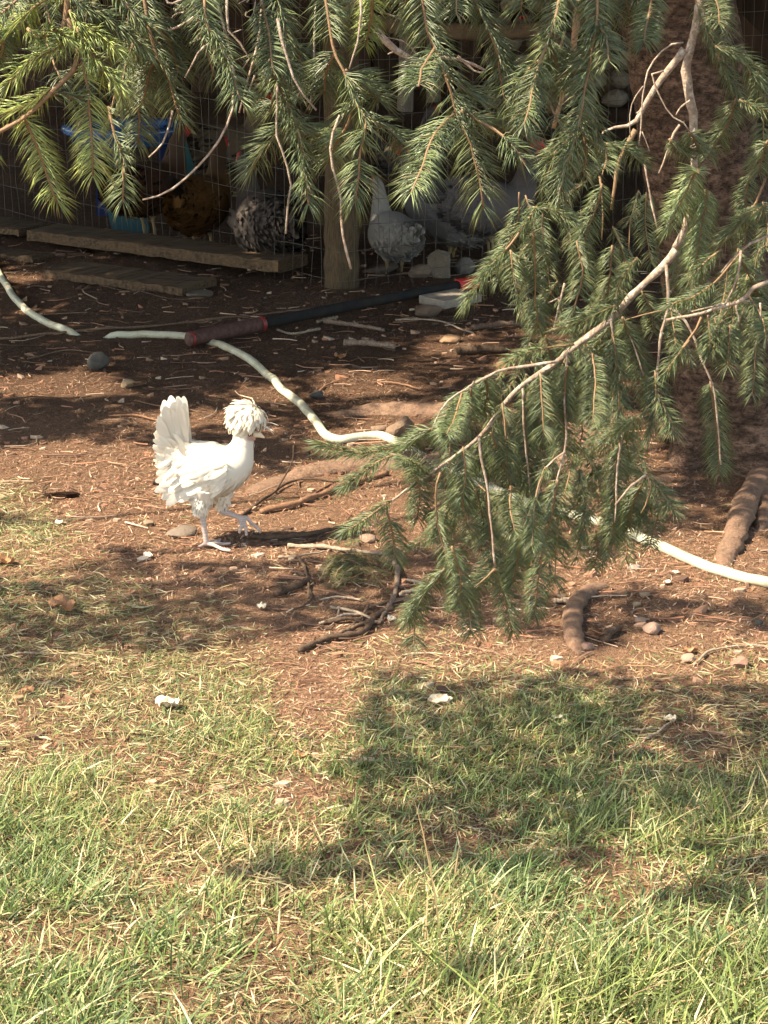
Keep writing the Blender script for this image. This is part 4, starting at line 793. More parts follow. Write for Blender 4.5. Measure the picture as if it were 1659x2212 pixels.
# fallen dead spray under the branches
spray = empty('fallen_spray', gnd(760, 1250), 'dry grey green spruce spray lying on the earth', 'spruce spray')
for i in range(15):
    a = rng.uniform(0, 6.28); x0, y0 = 765 + rng.normal(0, 30), 1240 + rng.normal(0, 16); l = rng.uniform(50, 95)
    P = np.array([gnd(x0 - l * math.cos(a) * .8, y0 - l * .32 * math.sin(a), .01), gnd(x0, y0, rng.uniform(.015, .04)), gnd(x0 + l * math.cos(a) * .8, y0 + l * .32 * math.sin(a), .008)])
    P = spline(P, 10); mb = MB(); needle_mesh(mb, P, 900, .02, np.array([1.3, 1.05, .85]), thick=.0006, age=.45); V, Fs = tube(P, .0014, 4); mb.add(V, Fs, BROWNT, 1); part('shoot', mb, [M['needle'], M['shoot_bark']], spray)

# ------------------------------------------------------------------ scraps and leaves
def scrap(px, py, s, label, m='paper', name='leaf_scrap', cat='scrap', h=.3, col=(1, 1, 1)):
    g_ = gnd(px, py); ppm = F / (g_[1] * cp + CAM_H * sp); r = s / ppm / 2; n = 7
    u, v_ = np.meshgrid(np.linspace(-1, 1, n), np.linspace(-1, 1, n)); q = rng.random() * 6; rr = np.hypot(u, v_); k = 1 / np.maximum(rr, 1) * (1 + .35 * (vnoise(np.arctan2(v_, u) * 1.5 + 9, rr * 0, int(px)) - .5))
    X_ = u * k * r * (1 + .2 * math.cos(q)); Y_ = v_ * k * r * .85; Z_ = r * h * (fbm(u * 1.6 + px, v_ * 1.6 + py, 3, 9) - .2) * 2 + r * .2 * rr
    P = np.stack([X_, Y_, Z_ + .003], -1).reshape(-1, 3) + g_; mb = MB(); mb.add(np.vstack([P, P - (0, 0, .0015)]), [grid_faces(n, n), grid_faces(n, n)[:, ::-1] + n * n], np.array(col)); return centred(name, mb, M[m], label, cat, smooth=False)
scrap(362, 1536, 50, 'largest crumpled pale scrap on the sunlit lawn', h=.9); scrap(565, 1318, 26, 'small white scrap at the grass edge below the hen', h=.8); scrap(846, 1343, 20, 'small white scrap beside the twig heap', h=.8); scrap(320, 1207, 24, 'pale flake on the bare earth below the hen', h=.6)
scrap(950, 1522, 44, 'flat pale scrap in the middle of the lawn', h=.5); scrap(1205, 1556, 24, 'small pale flake in the shaded lawn', h=.7); scrap(1447, 1560, 26, 'white bent flake in shaded grass at the right', h=.8); scrap(1229, 1753, 16, 'tiny white petal in the deep shade of the lawn', h=.6)
scrap(907, 2005, 42, 'crumpled pale leaf low in the lawn centre', h=.9); scrap(128, 1135, 22, 'white fleck in the sunlit strip at the left', h=.6); scrap(1440, 1262, 20, 'white flake on the earth under the hose'); scrap(1458, 1240, 16, 'smaller white flake beside the hose')
LF = (.40, .20, .10)
for (x_, y_, s_, l_) in [(10, 1222, 44, 'curled brown leaf at the left edge'), (135, 1325, 60, 'pale brown leaf lying in thin grass at the left'), (60, 1500, 30, 'small reddish leaf in the grass at the left'), (1490, 1412, 30, 'brown leaf at the right lawn edge'), (1085, 800, 34, 'brown leaf in the shade beside the branch'), (650, 1640, 30, 'brown leaf on the bare lawn patch'), (1580, 2015, 30, 'reddish leaf at the lower right'), (880, 2110, 26, 'narrow reddish leaf near the bottom'), (1130, 42, 26, 'bright red leaf on the log rail'), (735, 775, 26, 'tan leaf beside the stubby branch')]:
    if y_ < 100:
        p = at(x_, y_, pb[1] - .12); o = scrap(x_, 300, 24, l_, 'leaf', 'dry_leaf', 'leaf', .8, (.55, .03, .02)); o.location = p.tolist(); continue
    scrap(x_, y_, s_, l_, 'leaf', 'dry_leaf', 'leaf', .8, LF)

# ------------------------------------------------------------------ blue basin table
bt0 = gnd(290, 505); BY = bt0[1] + .35
tb = empty('basin_table', (at(270, 270, BY)[0], BY, 0), 'blue plastic basin on teal and navy legs behind the wire', 'basin')
bc = at(270, 275, BY); a = np.linspace(0, 2 * math.pi, 48, endpoint=False); mb = MB(); V = []
prof = [(.0, -.13), (.17, -.13), (.225, -.10), (.25, .0), (.262, .012), (.27, .0), (.262, -.012), (.255, -.02)]
for (r_, z_) in [(.0, -.05), (.17, -.05), (.215, -.04), (.232, .0), (.255, .018), (.272, .004), (.266, -.020), (.245, -.026), (.228, -.06), (.18, -.075), (.0, -.075)]:
    V.append(np.stack([bc[0] + r_ * np.cos(a) * 1.03, bc[1] + r_ * np.sin(a) * .8, bc[2] + z_ + 0 * a], -1))
V = np.array(V).reshape(-1, 3); mb.add(V, grid_faces(11, 48, True)); part('basin', mb, M['blue'], tb)
def leg(x0, y0, z0, x1, y1, w0, w1, m):
    p = np.array([x0, y0, z0]); q_ = np.array([x1, y1, height(x1, y1) + 0.0]); mb = MB(); d = q_ - p; V = []
    for t, w_ in ((0, w0), (.33, w0 * .67 + w1 * .33), (.66, w0 * .33 + w1 * .67), (1, w1)):
        c = p + d * t
        for (u, s_) in ((-1, -.4), (1, -.4), (1, .4), (-1, .4)): V.append(c + np.array([u * w_ / 2, s_ * .05, 0]))
    V = np.array(V); mb.add(V, [grid_faces(4, 4, True), np.array([[3, 2, 1, 0], [12, 13, 14, 15]])]); part('leg', mb, M[m], tb, False)
lz = bc[2] - .06
q1 = gnd(212, 478); leg(at(225, 330, BY)[0], BY, lz, q1[0], BY + .15, .07, .06, 'navy'); q1 = gnd(292, 508); leg(at(230, 340, BY - .12)[0], BY - .14, lz, q1[0] - .02, q1[1] + .06, .12, .16, 'teal')
leg(at(365, 330, BY)[0], BY, lz, at(372, 430, BY)[0], BY + .1, .10, .09, 'navy'); leg(at(385, 290, BY - .1)[0], BY - .1, lz + .03, at(440, 400, BY)[0], BY - .05, .06, .05, 'teal')

# ------------------------------------------------------------------ birds
def feathers(mb, B, D, Nn, L, Wd, lift_, curl, cols, rows=((0, .35), (.35, .85), (.7, 1), (.9, .75), (1, .25)), ridge=.10, mat=0):
    n = len(B); D = norm(D); Nn = norm(Nn - D * (Nn * D).sum(1)[:, None]); Sd = np.cross(D, Nn); V = []
    L = np.broadcast_to(L, (n,)); Wd = np.broadcast_to(Wd, (n,)); curl = np.broadcast_to(curl, (n,)); lift_ = np.broadcast_to(lift_, (n,))
    for t, ww in rows:
        c = B + D * (L * t)[:, None] + Nn * (L * (lift_ * t + curl * t * t))[:, None]
        V += [c - Sd * (Wd * ww / 2)[:, None], c + Nn * (Wd * ridge * ww)[:, None], c + Sd * (Wd * ww / 2)[:, None]]
    m = len(rows) * 3; V = np.stack(V, 1); k = np.arange(n)[:, None] * m; Q = []
    for r_ in range(len(rows) - 1):
        for s_ in (0, 1): Q.append(k + np.array([r_ * 3 + s_, r_ * 3 + s_ + 1, r_ * 3 + s_ + 4, r_ * 3 + s_ + 3]))
    mb.add(V.reshape(-1, 3), np.concatenate(Q), np.repeat(cols, m, 0), mat)
def loft(sec, nr=44, ns=28):
    P = spline(np.array(sec, float), nr); c = np.stack([P[:, 0], 0 * P[:, 0], P[:, 1]], -1); T = norm(np.gradient(c, axis=0))
    Nn = np.stack([-T[:, 2], 0 * T[:, 0], T[:, 0]], -1); a = np.linspace(0, 2 * math.pi, ns, endpoint=False)
    rh, rw = np.maximum(P[:, 2], .002), np.maximum(P[:, 3], .002)
    V = c[:, None] + Nn[:, None] * (rh[:, None] * np.cos(a))[..., None] + np.array([0, 1, 0]) * (rw[:, None] * np.sin(a))[..., None]
    Nr = norm(Nn[:, None] * (np.cos(a) / rh[:, None])[..., None] + np.array([0, 1, 0]) * (np.sin(a) / rw[:, None])[..., None])
    return V, Nr, T, a
def remeshed(name, mb, mats, vox, smooth=3):
    me = mb.mesh(name, mats); o = bpy.data.objects.new('tmp', me); COL.objects.link(o)
    m = o.modifiers.new('r', 'REMESH'); m.mode = 'VOXEL'; m.voxel_size = vox; m.use_smooth_shade = True
    s_ = o.modifiers.new('s', 'SMOOTH'); s_.factor = .5; s_.iterations = smooth
    dg = bpy.context.evaluated_depsgraph_get(); dg.update(); out = bpy.data.meshes.new_from_object(o.evaluated_get(dg)); COL.objects.unlink(o); bpy.data.objects.remove(o)
    out.name = name; nv = len(out.vertices); co = np.zeros(nv * 3); out.vertices.foreach_get('co', co); out.polygons.foreach_set('use_smooth', np.ones(len(out.polygons), bool))
    return out, co.reshape(-1, 3)
def paint(me, co, fn, mats):
    me.materials.clear()
    for m in mats: me.materials.append(m)
    me.polygons.foreach_set('material_index', np.zeros(len(me.polygons), np.int32))
    for a in list(me.color_attributes): me.color_attributes.remove(a)
    a = me.color_attributes.new('tint', 'FLOAT_COLOR', 'POINT'); c = fn(co); a.data.foreach_set('color', np.concatenate([c, np.ones((len(c), 1))], 1).astype(np.float32).ravel())
def put(name, mb_or_me, mats, root_, label=None, smooth=True):
    me = mb_or_me.mesh(name, mats, smooth) if isinstance(mb_or_me, MB) else mb_or_me
    o = link(name, me, root_)
    if label: o['label'] = label
    return o

# ---- the white crested hen
g0 = gnd(447, 1175)
hen = empty('crested_hen', g0, 'white crested hen walking right with one foot raised in the sunlight', 'chicken')
kx, kz = .000240, .000252
def Z(x, z): return ((x - 700) * kx, (1735 - z) * kz)
def sec(x, z, rh, rw): a, b = Z(x, z); return (a, b, rh * kx, rw * kx)
body = [sec(330, 800, 20, 20), sec(370, 850, 120, 100), sec(470, 900, 205, 190), sec(620, 950, 258, 250), sec(780, 965, 275, 275), sec(920, 935, 250, 250), sec(1015, 870, 200, 190), sec(1065, 785, 140, 130), sec(1090, 700, 108, 98), sec(1100, 640, 100, 88), sec(1120, 590, 100, 85), sec(1160, 560, 85, 70), sec(1210, 560, 40, 40)]
Vb, Nb, Tb, ab = loft(body, 60, 32)
mb = MB(); mb.add(Vb.reshape(-1, 3), [grid_faces(60, 32, True)[:, ::-1], np.arange(32)[None, :], (59 * 32 + np.arange(32))[::-1][None, :]])
def p3(x, z, y=0): a, b = Z(x, z); return np.array([a, y, b])
def leg3(pts, rad, mb, seg_=12):
    P = spline(np.array(pts), 34); mb.add(*tube(P, np.interp(np.linspace(0, 1, 34), np.linspace(0, 1, len(rad)), rad), seg_))
YL, YR_ = -.030, .030            # the standing leg is nearer the camera (-y)
leg3([p3(690, 1120, YL), p3(665, 1230, YL), p3(655, 1310, YL), p3(672, 1400, YL)], [.040, .030, .017, .0085], mb)
leg3([p3(660, 1360, YL), p3(676, 1430, YL), p3(690, 1550, YL), p3(706, 1680, YL)], [.0100, .0082, .0066, .0072], mb)
leg3([p3(860, 1120, YR_), p3(868, 1240, YR_), p3(855, 1330, YR_), p3(835, 1410, YR_)], [.040, .030, .018, .0095], mb)
leg3([p3(838, 1385, YR_), p3(850, 1435, YR_), p3(930, 1465, YR_), p3(1050, 1510, YR_)], [.0105, .0088, .0068, .0074], mb)
foot = p3(706, 1690, YL)
def toe(pts, r0=.0058, r1=.0036): leg3(pts, [r0, r0 * .85, r0 * .8, r1], mb, 8)
zf = .0055
toe([foot, foot + (.022, .006, .0) * np.ones(3), (foot[0] + .040, YL + .014, zf), (foot[0] + .058, YL + .020, zf)])
toe([foot, foot + (.020, -.008, -.002) * np.ones(3), (foot[0] + .040, YL - .024, zf), (foot[0] + .062, YL - .036, zf)])
toe([foot, foot + (.012, .016, -.002) * np.ones(3), (foot[0] + .024, YL + .034, zf), (foot[0] + .030, YL + .050, zf)])
toe([foot, (foot[0] - .008, YL + .002, .008), (foot[0] - .018, YL - .008, zf)], .0052)
f2 = p3(1050, 1510, YR_)
toe([f2, f2 + (.012, .004, .000), p3(1150, 1570, YR_ + .006), p3(1200, 1610, YR_ + .006), p3(1245, 1665, YR_ + .005)])
toe([f2, f2 + (.006, -.004, -.004), p3(1085, 1560, YR_ - .012), p3(1098, 1610, YR_ - .016), p3(1103, 1668, YR_ - .018)])
toe([f2, f2 + (.000, -.008, -.006), p3(1050, 1560, YR_ - .02), p3(1040, 1600, YR_ - .022), p3(1030, 1640, YR_ - .022)])
toe([f2, f2 + (-.006, .004, -.006), p3(1035, 1560, YR_ + .012), p3(1015, 1590, YR_ + .016)], .005)
me, co = remeshed('body', mb, M['feather'], .0026, 2)
WH = np.array([.80, .73, .635]); PK = np.array([.60, .49, .45])
zsk = Z(0, 1390)[1]
def pf(co):
    t = np.clip((zsk + .006 * np.sin(co[:, 0] * 300) - co[:, 2]) / .006 + .5, 0, 1)[:, None]
    face = np.clip(1 - np.hypot((co[:, 0] - p3(1180, 0)[0]) / .014, (co[:, 2] - Z(0, 640)[1]) / .012), 0, 1)[:, None]
    face = np.clip(face * 2.5, 0, 1); c = WH * (1 - t) + PK * t
    c = c * (1 - .25 * t * (np.sin(co[:, 2:3] * 1600) > .5)); return c * (1 - face) + np.array([.58, .36, .29]) * face
paint(me, co, pf, [M['feather']]); put('body', me, None, hen)
# plumage: overlapping feathers laid over the body from neck to rump
mb = MB(); rows_, Bs, Ds, Ns, Ls, Ws, Cs, Lf = 58, [], [], [], [], [], [], []
for i in np.linspace(52, 2, 84):
    k = int(i); m = int(16 + 44 * math.sin(math.pi * (k / 59)) )
    for j in range(m):
        a = (j + rng.random() * .8) / m * 2 * math.pi; c = Vb[k, int(a / (2 * math.pi) * 32) % 32]; nn = Nb[k, int(a / (2 * math.pi) * 32) % 32]
        c = Vb[k, 0] * 0 + (Vb[k, int(a / 6.2832 * 32) % 32] * (1 - (a / 6.2832 * 32) % 1) + Vb[k, (int(a / 6.2832 * 32) + 1) % 32] * ((a / 6.2832 * 32) % 1))
        neck = k > 40
        d = -Tb[k] + np.array([0, 0, -.25 if not neck else -.1]) + rng.normal(0, .10, 3)
        Bs.append(c - nn * .001); Ds.append(d); Ns.append(nn); Ls.append(rng.uniform(.020, .028) * (.85 if neck else 1.1)); Ws.append(rng.uniform(.007, .012) * (.55 if neck else 1.1)); Lf.append(rng.uniform(.08, .22))
        Cs.append(WH * rng.uniform(.84, 1.08))
# fluffy thighs and vent
for (x_, z_, yy, rr, nn_) in [(680, 1190, YL, .028, 240), (664, 1275, YL, .018, 160), (655, 1335, YL, .012, 80), (865, 1190, YR_, .028, 240), (864, 1280, YR_, .018, 140), (850, 1345, YR_, .012, 70), (560, 1090, 0, .048, 420), (470, 1040, 0, .040, 300)]:
    for _ in range(nn_):
        a = rng.uniform(0, 6.28); u = np.array([math.cos(a), math.sin(a), rng.uniform(-.5, .5)]); c = p3(x_, z_, yy) + u * rr * np.array([1, 1.0, 1.0]) * .95
        Bs.append(c); Ds.append(np.array([-.35 if z_ < 1200 else -.1, 0, -1]) + u * .3 + rng.normal(0, .15, 3)); Ns.append(u); Ls.append(rng.uniform(.012, .020)); Ws.append(rng.uniform(.003, .006)); Lf.append(.04); Cs.append(WH * rng.uniform(.9, 1.05))
feathers(mb, np.array(Bs), np.array(Ds), np.array(Ns), np.array(Ls), np.array(Ws), np.array(Lf), -.12, np.array(Cs)); put('plumage', mb, M['feather'], hen)
for sgn, nm in ((-1, 'wing'), (1, 'wing')):
    mb = MB(); Bs, Ds, Ns, Ls, Ws = [], [], [], [], []
    for r_ in range(6):
        for j in range(9 - r_ // 2):
            t = j / 8; x_ = 960 - r_ * 82 - t * 40; z_ = 800 + t * 270 + r_ * 12
            yy = sgn * (.0655 - .018 * abs(t - .35) - .010 * max(r_ - 3, 0) * .5)
            Bs.append(p3(x_, z_, yy) + rng.normal(0, .001, 3)); Ds.append(np.array([-1, 0, -.25 - .45 * t]) + rng.normal(0, .05, 3)); Ns.append([0, sgn, .25]); Ls.append(rng.uniform(.040, .052) * (1 + .12 * r_)); Ws.append(.016 + .001 * r_)
    for j in range(8):
        Bs.append(p3(640 - j * 14, 960 + j * 26, sgn * (.064 - j * .0012))); Ds.append(np.array([-1, -sgn * .12, -.42 - .03 * j])); Ns.append([0, sgn, .2]); Ls.append(.078 - .002 * j); Ws.append(.017)
    n_ = len(Bs); feathers(mb, np.array(Bs), np.array(Ds, float), np.array(Ns, float), np.array(Ls), np.array(Ws), .05, -.04, WH * rng.uniform(.92, 1.05, (n_, 1)), ridge=.14); put(nm, mb, M['feather'], hen)
# tail: upright fan of broad feathers
tails = [(545, 690, 505, 262), (520, 690, 470, 250), (495, 700, 430, 268), (470, 710, 400, 262), (450, 715, 360, 285), (430, 720, 320, 288), (415, 735, 296, 300), (530, 700, 520, 290), (400, 745, 268, 350), (380, 765, 248, 395), (500, 700, 452, 300), (365, 780, 240, 470), (355, 800, 228, 535), (470, 715, 380, 320), (350, 830, 250, 600), (345, 850, 268, 690)]
tails = [(x0, z0, x1 + rng.normal(0, 9), z1 + rng.normal(0, 14)) for (x0, z0, x1, z1) in tails]; tails = tails + [(x0 + rng.normal(0, 12), z0 + 10, x1 + rng.normal(0, 22), z1 + rng.uniform(0, 130)) for (x0, z0, x1, z1) in tails + tails]
for i, (x0, z0, x1, z1) in enumerate(tails):
    y0 = (-1) ** i * (.0008 + .0010 * (i % 13)); a_ = p3(x0, z0 + 60, y0 * .6); b_ = p3(x1, z1, y0 * 2.0); d = b_ - a_; L_ = np.linalg.norm(d); mb = MB()
    feathers(mb, a_[None], d[None], np.array([[0.12, -1 if y0 < 0 else 1, .0]]) * 1.0 + 0, np.array([L_]), np.array([rng.uniform(.016, .024)]), .0, .10, WH[None] * rng.uniform(.95, 1.05), rows=((0, .25), (.2, .5), (.4, .75), (.6, .92), (.8, 1), (.9, .88), (.96, .62), (1, .22)), ridge=.10); put('tail_feather', mb, M['feather'], hen)
mb = MB(); Bs, Ds, Ns = [], [], []
for i in range(150):        # soft coverts at the tail base and rump
    t = rng.random(); x_, z_ = 330 + 230 * t + rng.normal(0, 12), 640 + 190 * rng.random() ** .8; yy = rng.normal(0, .018); Bs.append(p3(x_, z_ + 60, yy)); Ds.append(np.array([-.35 - .45 * (1 - t), yy * 4, .9 - .5 * rng.random()])); Ns.append([rng.normal(0, .2), -1 if yy < 0 else 1, .1])
feathers(mb, np.array(Bs), np.array(Ds), np.array(Ns, float), rng.uniform(.028, .045, 150), rng.uniform(.009, .014, 150), .05, .05, WH * rng.uniform(.92, 1.05, (150, 1)))
Bs, Ds, Ns = [], [], []
for i in range(170):        # rump fluff hanging below the tail
    t = rng.random(); x_, z_ = 325 + 130 * t + rng.normal(0, 12), 790 + 270 * t + rng.normal(0, 30); yy = rng.normal(0, .028); Bs.append(p3(x_ + 50, z_, yy)); Ds.append(np.array([-1, yy * 8, -.35 - .6 * rng.random()])); Ns.append([-.2, -1 if yy < 0 else 1, .4])
feathers(mb, np.array(Bs), np.array(Ds), np.array(Ns, float), rng.uniform(.025, .040, 170), rng.uniform(.010, .015, 170), .05, -.1, WH * rng.uniform(.92, 1.05, (170, 1))); put('tail_coverts', mb, M['feather'], hen)
# crest: mop of narrow feathers springing from the crown, arching out and down
mb = MB(); Bs, Ds, Ns, Ls, Ws, Cu = [], [], [], [], [], []
cc = p3(1138, 466); pole_ = norm(np.array([.45, 0, .9]))
for i in range(760):
    u = norm(rng.normal(0, 1, 3)); u[2] = u[2] if u[2] > -.45 else -u[2]
    if u[0] > .55 and u[2] < -.1: continue
    tg = u * (pole_ @ u) - pole_; tg = norm(tg + np.array([-.15, 0, 0])); k_ = rng.uniform(.72, 1.0)
    Bs.append(cc + u * np.array([.043, .036, .037]) * k_); Ds.append(tg + u * rng.uniform(.25, .75) + rng.normal(0, .12, 3)); Ns.append(u); Ls.append(rng.uniform(.018, .034)); Ws.append(rng.uniform(.005, .010)); Cu.append(-rng.uniform(.2, .7))
n_ = len(Bs); Cc = np.array([.80, .73, .62]) * rng.uniform(.86, 1.08, (n_, 1))
feathers(mb, np.array(Bs), np.array(Ds), np.array(Ns), np.array(Ls), np.array(Ws), .05, np.array(Cu), Cc, rows=((0, .5), (.3, .9), (.6, 1), (.82, .8), (1, .2)), ridge=.18)
Bs = [p3(1225, 520, y_) for y_ in (-.010, .004, .012, -.004)]; Ds = [np.array(v_) for v_ in ((.9, -.3, .25), (1, .1, .3), (.8, .4, .0), (1, -.05, .05))]
feathers(mb, np.array(Bs), np.array(Ds), np.array([[-.2, 0, 1]] * 4, float), np.array([.040, .050, .034, .042]), np.array([.007] * 4), .10, np.array([-.7, -.55, -.9, -.75]), np.tile(WH, (4, 1))); put('crest', mb, M['feather'], hen)
mb = MB(); n_ = 12; P = spline([p3(1195, 622), p3(1250, 628), p3(1312, 662)], n_); mb.add(*tube(P, np.array([.0085, .0088, .0088, .0084, .008, .0074, .0066, .0057, .0047, .0036, .0024, .0010]), 12), (.72, .60, .46)); put('beak', mb, M['skin'], hen)
for sg in (-1, 1):
    mb = MB(); V, Fc = ico(3); mb.add(V * np.array([.0040, .002, .0040]) + p3(1162, 612, sg * .0185), Fc, (1, 1, 1)); put('eye', mb, M['eye'], hen)
    mb = MB(); V, Fc = ico(3); mb.add(V * np.array([.0070, .0030, .0058]) + p3(1190, 664, sg * .0055), Fc, (.50, .26, .21)); put('wattle', mb, M['skin'], hen)

# ---- other birds behind the wire
def bird(px, py, yaw, size, pal, label, comb=True, tail_up=.6, neck=1.0, fluff=1.0, headdown=False, name='hen', n_f=1500, flecks=0.0, fine=.009, dY=0.0, dz=0.0, tailL=.10):
    """pal = (body, neck/head, tail, belly) colours; yaw: 0 = facing right"""
    g_ = gnd(px, py) + (0, dY, dz); rt = empty(name, g_, label, 'chicken', 'hens kept behind the wire fence'); rt.rotation_euler = (0, 0, yaw); rt.scale = (size,) * 3
    hz = .30 + .09 * neck; hx = .16
    if headdown: hz, hx = .10, .24
    mid = (.115, .27, .050, .042) if not headdown else (.17, .20, .045, .04)
    S_ = [(-.175, .235, .01, .01), (-.155, .225, .055 * fluff, .045), (-.10, .205, .085 * fluff, .08 * fluff), (-.03, .195, .098 * fluff, .10 * fluff), (.05, .205, .090, .09), (.095, .235, .068, .06), mid, (hx - .03, hz - .05, .034, .028), (hx - .012, hz - .015, .029, .024), (hx + .012, hz, .024, .021), (hx + .032, hz - .003, .012, .012)]
    V, Nn, T, a = loft(S_, 48, 26); mb = MB(); mb.add(V.reshape(-1, 3), [grid_faces(48, 26, True)[:, ::-1], np.arange(26)[None, :], (47 * 26 + np.arange(26))[::-1][None, :]])
    for sg in (-1, 1):
        y_ = sg * .035; leg3([(-.01, y_, .17), (.0, y_, .125), (-.015, y_, .095)], [.045, .03, .011], mb); leg3([(-.015, y_, .10), (-.004, y_, .05), (.0, y_, .008)], [.0095, .007, .008], mb)
        for dx, dy in ((.055, .0), (.045, .028), (.045, -.028), (-.025, 0)): leg3([(.0, y_, .010), (dx * .5, y_ + dy * .5, .009), (dx, y_ + dy, .006)], [.007, .0058, .004], mb, 8)
    me, co = remeshed('body', mb, M['feather'], fine / size, 2); bc_, nc_, tc_, be_ = [np.array(c) for c in pal]
    def pf(co):
        t = np.clip((co[:, 2] - .26) / .05, 0, 1)[:, None]; c = bc_ * (1 - t) + nc_ * t; b = np.clip((.17 - co[:, 2]) / .05, 0, 1)[:, None]; c = c * (1 - b) + be_ * b
        l = (co[:, 2] < .10)[:, None]; c = np.where(l, np.array([.30, .22, .12]), c); f = (np.hypot(co[:, 0] - hx - .02, co[:, 2] - hz) < .026)[:, None]; return np.where(f, np.array([.42, .05, .04]), c)
    paint(me, co, pf, [M['feather']]); put('body', me, None, rt)
    i = rng.integers(3, 41, n_f); ja = rng.random(n_f) * 26; j0 = ja.astype(int) % 26; j1 = (j0 + 1) % 26; fr = (ja % 1)[:, None]; B = V[i, j0] * (1 - fr) + V[i, j1] * fr; nn = Nn[i, j0]; d = -T[i] + np.array([0, 0, -.35]) + rng.normal(0, .14, (n_f, 3))
    nk = np.clip((i - 26) / 6, 0, 1)[:, None]; cl = bc_ * (1 - nk) + nc_ * nk; low = np.clip((.16 - B[:, 2]) / .05, 0, 1)[:, None]; cl = cl * (1 - low) + be_ * low; cl = cl * rng.uniform(.88, 1.1, (n_f, 1))
    fl = rng.random(n_f) < flecks; cl[fl] *= .25
    mb = MB(); feathers(mb, B - nn * .001, d, nn, rng.uniform(.022, .036, n_f), rng.uniform(.012, .018, n_f) * (1 - .5 * nk[:, 0]), rng.uniform(.0, .05, n_f), -.08, cl); put('plumage', mb, M['feather'], rt)
    mb = MB(); k = 16; Bt = np.stack([np.full(k, -.15), rng.normal(0, .012, k), rng.uniform(.21, .25, k)], -1); sp_ = np.linspace(-1, 1, k); Dt = np.stack([-1 + 0 * sp_, sp_ * .30, tail_up + rng.normal(0, .22, k)], -1)
    feathers(mb, Bt, Dt, np.stack([0 * sp_ + .3, np.sign(sp_), 0 * sp_ + .3], -1), rng.uniform(.8, 1.15, k) * tailL, rng.uniform(.022, .03, k), .02, -.05, tc_ * rng.uniform(.7, 1.2, (k, 1))); put('tail', mb, M['feather'], rt)
    for sg in (-1, 1):
        mb = MB(); k = 26; t = rng.random(k); Bw = np.stack([.06 - .13 * t, sg * (.092 * fluff - .01 * t), .25 - .06 * rng.random(k)], -1); feathers(mb, Bw, np.stack([-1 + 0 * t, -sg * .1 + 0 * t, -.25 - .2 * t], -1), np.tile([0, sg, .2], (k, 1)).astype(float), rng.uniform(.05, .09, k), rng.uniform(.018, .024, k), .02, -.05, bc_ * rng.uniform(.75, 1.1, (k, 1))); put('wing', mb, M['feather'], rt)
    mb = MB(); mb.add(*tube(spline([(hx + .026, 0, hz - .004), (hx + .042, 0, hz - .008), (hx + .058, 0, hz - .020)], 6), [.009, .008, .0065, .005, .003, .001], 9), (.45, .34, .20)); put('beak', mb, M['skin'], rt)
    if comb:
        o_ = [(-.022, .014), (-.030, .034), (-.016, .030), (-.014, .048), (-.002, .036), (.004, .052), (.012, .034), (.022, .042), (.026, .024), (.034, .010)]; Vc = [(hx + u, y_, hz + w_) for y_ in (-.0028, .0028) for u, w_ in o_]; m = len(o_); mb = MB(); kk = np.arange(m)
        mb.add(np.array(Vc), [kk[None, ::-1], (kk + m)[None, :], np.stack([kk, (kk + 1) % m, (kk + 1) % m + m, kk + m], -1)], (.50, .03, .03)); put('comb', mb, M['skin'], rt, smooth=False)
        for sg in (-1, 1):
            mb = MB(); Vv, Fc = ico(2); mb.add(Vv * np.array([.010, .003, .017]) + np.array([hx + .026, sg * .006, hz - .034]), Fc, (.48, .03, .03)); put('wattle', mb, M['skin'], rt)
    for sg in (-1, 1):
        mb = MB(); Vv, Fc = ico(2); mb.add(Vv * .0038 + np.array([hx + .014, sg * .0205, hz + .005]), Fc); put('eye', mb, M['eye'], rt)
    return rt
WT = ((.34, .32, .30), (.31, .29, .27), (.30, .28, .27), (.34, .33, .33)); GR = ((.20, .18, .175), (.18, .155, .15), (.15, .13, .13), (.27, .26, .26)); GR2 = ((.14, .12, .12), (.09, .075, .075), (.07, .06, .06), (.12, .11, .11))
BF = ((.10, .046, .014), (.06, .035, .02), (.025, .018, .015), (.09, .042, .016)); BG = ((.085, .068, .06), (.075, .06, .052), (.06, .05, .042), (.085, .07, .062)); RB = ((.06, .025, .014), (.08, .05, .034), (.015, .012, .01), (.07, .032, .016)); SP = ((.13, .09, .06), (.14, .10, .065), (.04, .03, .025), (.09, .065, .05))
bird(850, 590, R(116), .98, WT, 'white hen standing behind the wire just right of the post', tail_up=.35, dz=-.04, fluff=.92, tailL=.08, neck=1.0, comb=False)
bird(975, 582, R(165), 1.28, GR, 'lavender grey hen behind the wire right of the white one', comb=False, tail_up=.1, dY=.22, dz=-.05, tailL=.06, fluff=1.15)
bird(1065, 575, R(12), 1.12, GR2, 'slate grey hen with a red comb behind the branch tips', tail_up=.4, dY=.1)
bird(440, 552, R(66), 1.12, BF, 'buff orange hen with dark tail seen from behind', tail_up=1.4, flecks=.12, fluff=1.1, comb=False)
bird(572, 574, R(118), 1.20, BG, 'fluffy grey brown hen crouching against the wire left of the post', comb=False, tail_up=.2, fluff=1.22, n_f=1900, flecks=.25, dz=-.06)
bird(325, 520, R(40), 1.15, RB, 'rust and black hen standing beside the blue basin', tail_up=1.0, flecks=.4, comb=False)
bird(490, 470, R(8), 1.12, SP, 'speckled tan hen with a red face standing furthest back', tail_up=.2, flecks=.2, neck=1.2, dY=.1, dz=.08)
bird(1195, 420, R(200), 1.0, RB, 'dark brown hen glimpsed left of the trunk far in the run', flecks=.3)
bird(880, 420, R(40), 1.0, GR2, 'dark hen far back in the run between the central branches', flecks=.3, comb=False)

